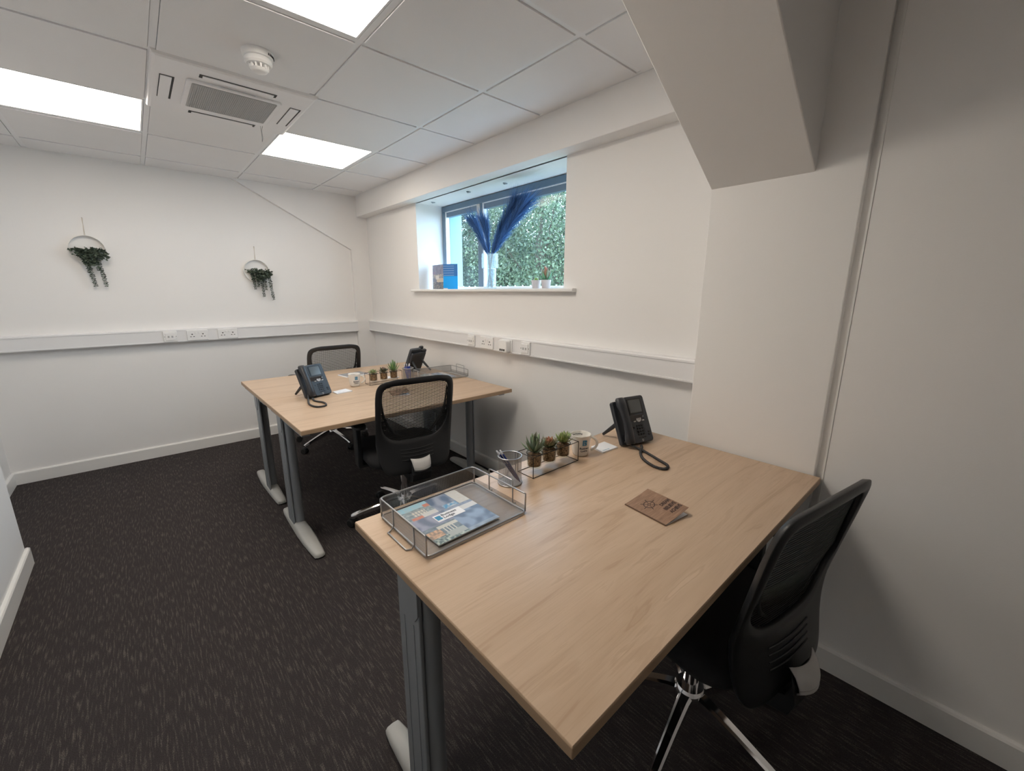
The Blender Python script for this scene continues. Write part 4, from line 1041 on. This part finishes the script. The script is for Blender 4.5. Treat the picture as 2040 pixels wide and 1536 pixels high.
def make_rack(label, loc, L_=.244, W_=.080, H_=.078, rz=0):
    t = thing('wire_plant_rack', label, 'plant rack', loc, rz, 'black wire plant racks'); r = .0014
    def rc(z): return [(-L_/2, -W_/2, z), (L_/2, -W_/2, z), (L_/2, W_/2, z), (-L_/2, W_/2, z)]
    for z, nm in ((r, 'bottom_frame'), (H_, 'top_frame')):
        q = rc(z); b = MB()
        for i in range(4): b.tube([q[i], q[(i+1) % 4]], r, 6)
        o = b.build(nm, bwire_m, t); o['kind'] = 'stuff'
    for x in (-1, 1):
        for y in (-1, 1): MB().tube([(x*L_/2, y*W_/2, 0.0), (x*L_/2, y*W_/2, H_)], r, 6).build('upright', bwire_m, t)
    for k in (-1, 0, 1):
        MB().tube([(k*L_*.315+.0295*math.cos(2*PI*i/28), .0295*math.sin(2*PI*i/28), H_-.004) for i in range(28)], r, 6, closed=True).build('holding_ring', bwire_m, t)
        MB().tube([(k*L_*.315, .0295, H_-.004), (k*L_*.315, W_/2, H_)], r, 6).build('ring_strut', bwire_m, t)
        MB().tube([(k*L_*.315, -.0295, H_-.004), (k*L_*.315, -W_/2, H_)], r, 6).build('ring_strut', bwire_m, t)
    return t
rx, ry = -.3185, -.783
make_rack('black wire rack holding three succulent jars on the foreground desk', (rx, ry, ZD))
for k, st, lb in ((-1, 'spiky', 'spiky grey-green succulent in glass jar, pen holder end of the foreground rack'), (0, 'red', 'red-tipped rosette succulent in glass jar, middle of the foreground rack'), (1, 'lime', 'lime green pointed rosette succulent in glass jar, mug end of the foreground rack')):
    glass_pot(lb, st, (rx+k*.077, ry, ZD+.020), 10+k)
rx, ry = -.130, 1.030
make_rack('black wire rack holding three succulent jars on the middle desk', (rx, ry, ZD))
for k, st, lb in ((-1, 'pale', 'pale green rosette succulent in glass jar, mug end of the middle desk rack'), (0, 'dark', 'dark purple-green succulent in glass jar, centre of the middle desk rack'), (1, 'aloe', 'tall spiky green succulent in glass jar, pen holder end of the middle desk rack')):
    glass_pot(lb, st, (rx+k*.077, ry, ZD+.020), 20+k)

# window sill pots
for y, st, lb, s_ in ((.268, 'smallpot', 'small pale pot with low yellow-green succulent on the sill', .85), (.176, 'aloered', 'small pale pot with taller red-tipped aloe on the sill', 1.25)):
    t = thing('potted_succulent', lb, 'plant', (.648, y, 1.3895), 0, 'potted succulents on the window sill')
    MB().lathe([(0, 0), (.024, 0), (.027, .003), (.033, .050), (.034, .056), (.030, .056), (.029, .048), (0, .046)], 28).build('pot', pot_m, t, smooth=40)
    b, cols = rosette(st, 5, .036*s_, .03); o = b.build('leaf_rosette', succ_m, t, cols=cols, smooth=True); o.location = (0, 0, .050); o['kind'] = 'stuff'
    if st == 'aloered':
        b = MB(); q = []
        for i in range(9):
            a = i*2.4; el = math.radians(62+2.5*i); rot = Matrix.Rotation(a, 3, 'Z') @ Matrix.Rotation(-el, 3, 'Y')
            b.loft([[rot @ Vector(p) + Vector((0, 0, .03)) for p in r] for r in leaf_pts(.045, .006, .003, .2)]); q += [(.50, .13, .08)]*20
        o = b.build('red_tips', succ_m, t, cols=q, smooth=True); o.location = (0, 0, .050); o['kind'] = 'stuff'; o['label'] = 'red inner leaves'

# vase with plumes
t = thing('vase', 'ribbed clear glass vase on the window sill in front of the mullion', 'vase', (.640, .755, 1.3895))
n = 72; b = MB(); rings = []
for z, r, am in ((0, .044, 0), (.003, .046, 0), (.150, .047, 0), (.151, .058, .0012), (.154, .060, .0018), (.256, .060, .0018), (.259, .058, .0008)):
    rings.append([((r + am*(1 if i % 2 else -1))*math.cos(2*PI*i/n), (r + am*(1 if i % 2 else -1))*math.sin(2*PI*i/n), z) for i in range(n)])
for z, r in ((.259, .055), (.154, .055), (.150, .043), (.010, .041)):
    rings.append([(r*math.cos(2*PI*i/n), r*math.sin(2*PI*i/n), z) for i in range(n)])
b.loft(rings); b.build('glass_body', vase_m, t)
MB().lathe([(0, .001), (.040, .001), (.040, .008), (0, .008)], 32).build('thick_base', jar_m, t)
def plume(label, tip, lean, width, nstr, seed):
    base = Vector((.640, .755, 1.3895+.012)); rnd = random.Random(seed)
    t = thing('dried_plume', label, 'dried grass', base, 0, 'navy pampas plumes in the vase')
    neck = Vector(((tip[0]-.64)*.10, (tip[1]-.755)*.10, .235)); top = Vector(tip)-base
    def P(s):
        a = neck + (top-neck)*s; a += Vector((0, lean*math.sin(PI*s)*.6, .03*math.sin(PI*s))); return a
    MB().tube([(-neck.x*1.2, -neck.y*1.2+rnd.uniform(-.01, .01), .0), (0, 0, .11), neck, P(.35), P(.7), P(.95)], .0016, 6, radii=[.0022, .0022, .002, .0018, .0012, .0008]).build('stem', M('straw_stem', (.30, .26, .20), .8), t)
    vs = []; fs = []; cols = []
    for i in range(nstr):
        s = rnd.uniform(.0, .97); p = P(s); d = (P(min(1, s+.05))-P(max(0, s-.05))).normalized()
        sd = Vector((rnd.gauss(0, 1), rnd.gauss(0, 1), rnd.gauss(0, .6))); sd = (sd - d*sd.dot(d)).normalized()
        L_ = width*rnd.uniform(.9, 2.3)*(.40+.75*min(1, s*1.6))*(1.0 if s < .8 else .75)
        q1 = p + d*L_*.45 + sd*L_*.17; q2 = p + d*L_*.95 + sd*L_*.40 + Vector((0, 0, -L_*.05)); ww = .0010; nn = d.cross(sd)*ww
        if max(q1.z, q2.z)+base.z > 2.085 or max(q1.x, q2.x)+base.x > .765: continue
        o = len(vs); vs += [p-nn, p+nn, q1-nn, q1+nn, q2]; fs += [(o, o+1, o+3, o+2), (o+2, o+3, o+4)]
        g = rnd.uniform(.35, 1.7); c = (.085*g, .19*g, .40*g); cols += [c]*7
    b = MB(); b.add(vs, fs); o = b.build('feathery_strands', plume_m, t, cols=cols); o['kind'] = 'stuff'
    return t
for i, (tip, lean, wd_, ns, lb) in enumerate((
    ((.64, .385, 1.93), -.03, .105, 2000, 'navy pampas plume leaning furthest toward the window pots, fullest of the bunch'),
    ((.62, .46, 1.96), .0, .090, 1300, 'tall navy pampas plume rising toward the window head beside the fullest one'),
    ((.66, .60, 1.86), .01, .060, 700, 'slim dark pampas plume near the middle of the bunch'),
    ((.60, .76, 1.84), .0, .080, 1000, 'short upright pale blue pampas plume above the vase mouth'),
    ((.63, .90, 1.85), .02, .085, 1100, 'navy pampas plume leaning a little toward the mullion'),
    ((.65, .99, 1.90), .03, .065, 750, 'navy pampas plume leaning furthest toward the leaflet side'))):
    plume(lb, tip, lean, wd_, ns, 40+i)

# ------------------------------------------------------------------ hanging hoop planters on the back wall
def hoop_planter(label, cx, cz, r, nail, vines, seed, bush):
    rnd = random.Random(seed)
    y0 = -.030
    t = thing('hanging_planter', label, 'hanging plant', (cx, YB, cz), 0, 'hoop planters on the back wall')
    pr = [(r-.002, -.016), (r+.002, -.016), (r+.002, .014), (r-.002, .014)]
    MB().lathe(pr, 56, at=(0, y0+.014, 0), rot=Matrix.Rotation(PI/2, 3, 'X'), closed=True).build('hoop', hoop_m, t, smooth=30)
    nl = Vector((nail[0]-cx, -.008, nail[1]-cz))
    MB().tube([nl, (0.002, -.016, r)], .0016, 6).build('hanging_cord', cord_m, t)
    MB().tube([nl + Vector((.003, 0, 0)), (-.003, -.016, r)], .0013, 6).build('hanging_cord', cord_m, t)
    MB().tube([nl+Vector((0, .008, 0)), nl+Vector((0, -.004, 0))], .0022, 6).build('nail', wire_m, t)
    # half-moon pocket that holds the plant
    b = MB(); n = 20; pts = [(r*.98*math.cos(a), r*.98*math.sin(a)) for a in [PI + PI*i/n for i in range(n+1)]]
    b.prism(pts, y0+.006, y0+.010, 'y'); b.build('back_pocket', hoop_m, t)
    MB().box((-r*.9, y0-.004, -.016), (r*.9, y0+.010, -.002)).build('planter_trough', hoop_m, t, bevel=.003)
    def leaves(path, n, sz, spread, name):
        vs = []; fs = []; cols = []
        for i in range(n):
            s = rnd.random(); k = s*(len(path)-1); j = min(int(k), len(path)-2); p = Vector(path[j]).lerp(Vector(path[j+1]), k-j)
            a = rnd.uniform(0, 2*PI); d = Vector((math.cos(a), -.35-.5*rnd.random(), math.sin(a)*.6 - .15)).normalized(); sd = d.cross(Vector((rnd.gauss(0, 1), rnd.gauss(0, 1), rnd.gauss(0, 1)))).normalized()
            p = p + Vector((rnd.gauss(0, spread), -abs(rnd.gauss(0, spread)), rnd.gauss(0, spread*.5)))
            if p.y > -.006: p.y = -.006
            L_ = sz*rnd.uniform(.7, 1.3); W_ = L_*.30; o = len(vs); nn = d.cross(sd)*W_*.4
            vs += [p, p+d*L_*.5+sd*W_+nn, p+d*L_, p+d*L_*.5-sd*W_+nn]; fs.append((o, o+1, o+2, o+3)); g = rnd.uniform(.6, 1.4); c = (.080*g, .105*g, .075*g); cols += [c]*4
        b = MB(); b.add(vs, fs); o = b.build(name, succ_m, t, cols=cols); o['kind'] = 'stuff'
    leaves(bush[0], bush[1], .024, .013, 'trailing_foliage')
    if len(bush) > 2: leaves(bush[2], bush[3], .022, .012, 'side_foliage')
    for (x0, x1, z1) in vines:
        y1 = -.038; path = [(x0, y1, -.01), (x0*.7+x1*.3, y1-.006, -.05), (x0*.3+x1*.7, y1, z1*.6), (x1, y1+.006, z1)]
        MB().tube(path, .0012, 5).build('vine_stem', M('vine_green', (.06, .09, .05), .6), t)
        L_ = abs(z1)+.02; vs = []; fs = []; cols = []; n = int(L_/.0030)
        for i in range(n):
            k = i/n*(len(path)-1); j = min(int(k), len(path)-2); p = Vector(path[j]).lerp(Vector(path[j+1]), k-j)
            a = i*2.4+rnd.uniform(-.4, .4); d = Vector((math.cos(a), math.sin(a)*.7-.3, -.25)).normalized(); sd = d.cross(Vector((0, 0, 1))).normalized()
            q = .020*rnd.uniform(.8, 1.2)*(1-.25*i/n); o = len(vs); vs += [p, p+d*q*.5+sd*q*.36+Vector((0, 0, q*.25)), p+d*q, p+d*q*.5-sd*q*.36-Vector((0, 0, q*.25))]; fs.append((o, o+1, o+2, o+3)); g = rnd.uniform(.6, 1.4); c = (.080*g, .105*g, .075*g); cols += [c]*4
        b = MB(); b.add(vs, fs); o = b.build('vine_leaves', succ_m, t, cols=cols); o['kind'] = 'stuff'
    return t
hoop_planter('white hoop planter with bushy trailing greenery, the one farther from the window', -1.597, 1.667, .098, (-1.594, 1.889), [(-.030, .005, -.262), (.035, .062, -.262), (-.035, -.012, -.165), (.022, .040, -.150)], 3,
             ([(-.075, -.035, .0), (-.02, -.042, -.012), (.03, -.042, -.01), (.03, -.04, -.05), (-.01, -.042, -.06), (-.04, -.04, -.03), (.0, -.042, -.09), (.02, -.042, -.10)], 620, [(.03, -.035, .0), (.07, -.036, -.008), (.088, -.036, -.035), (.07, -.036, -.055)], 130))
hoop_planter('white hoop planter with five thin trailing vines, the one nearer the window', -.530, 1.548, .099, (-.526, 1.761), [(-.045, -.030, -.160), (.0, -.002, -.140), (.020, .034, -.225), (.045, .055, -.165), (.082, .108, -.258)], 5,
             ([(-.050, -.035, .0), (.0, -.042, -.004), (.05, -.042, -.004), (.085, -.040, -.02), (.07, -.04, -.04), (.02, -.042, -.04), (.0, -.042, -.07)], 560))
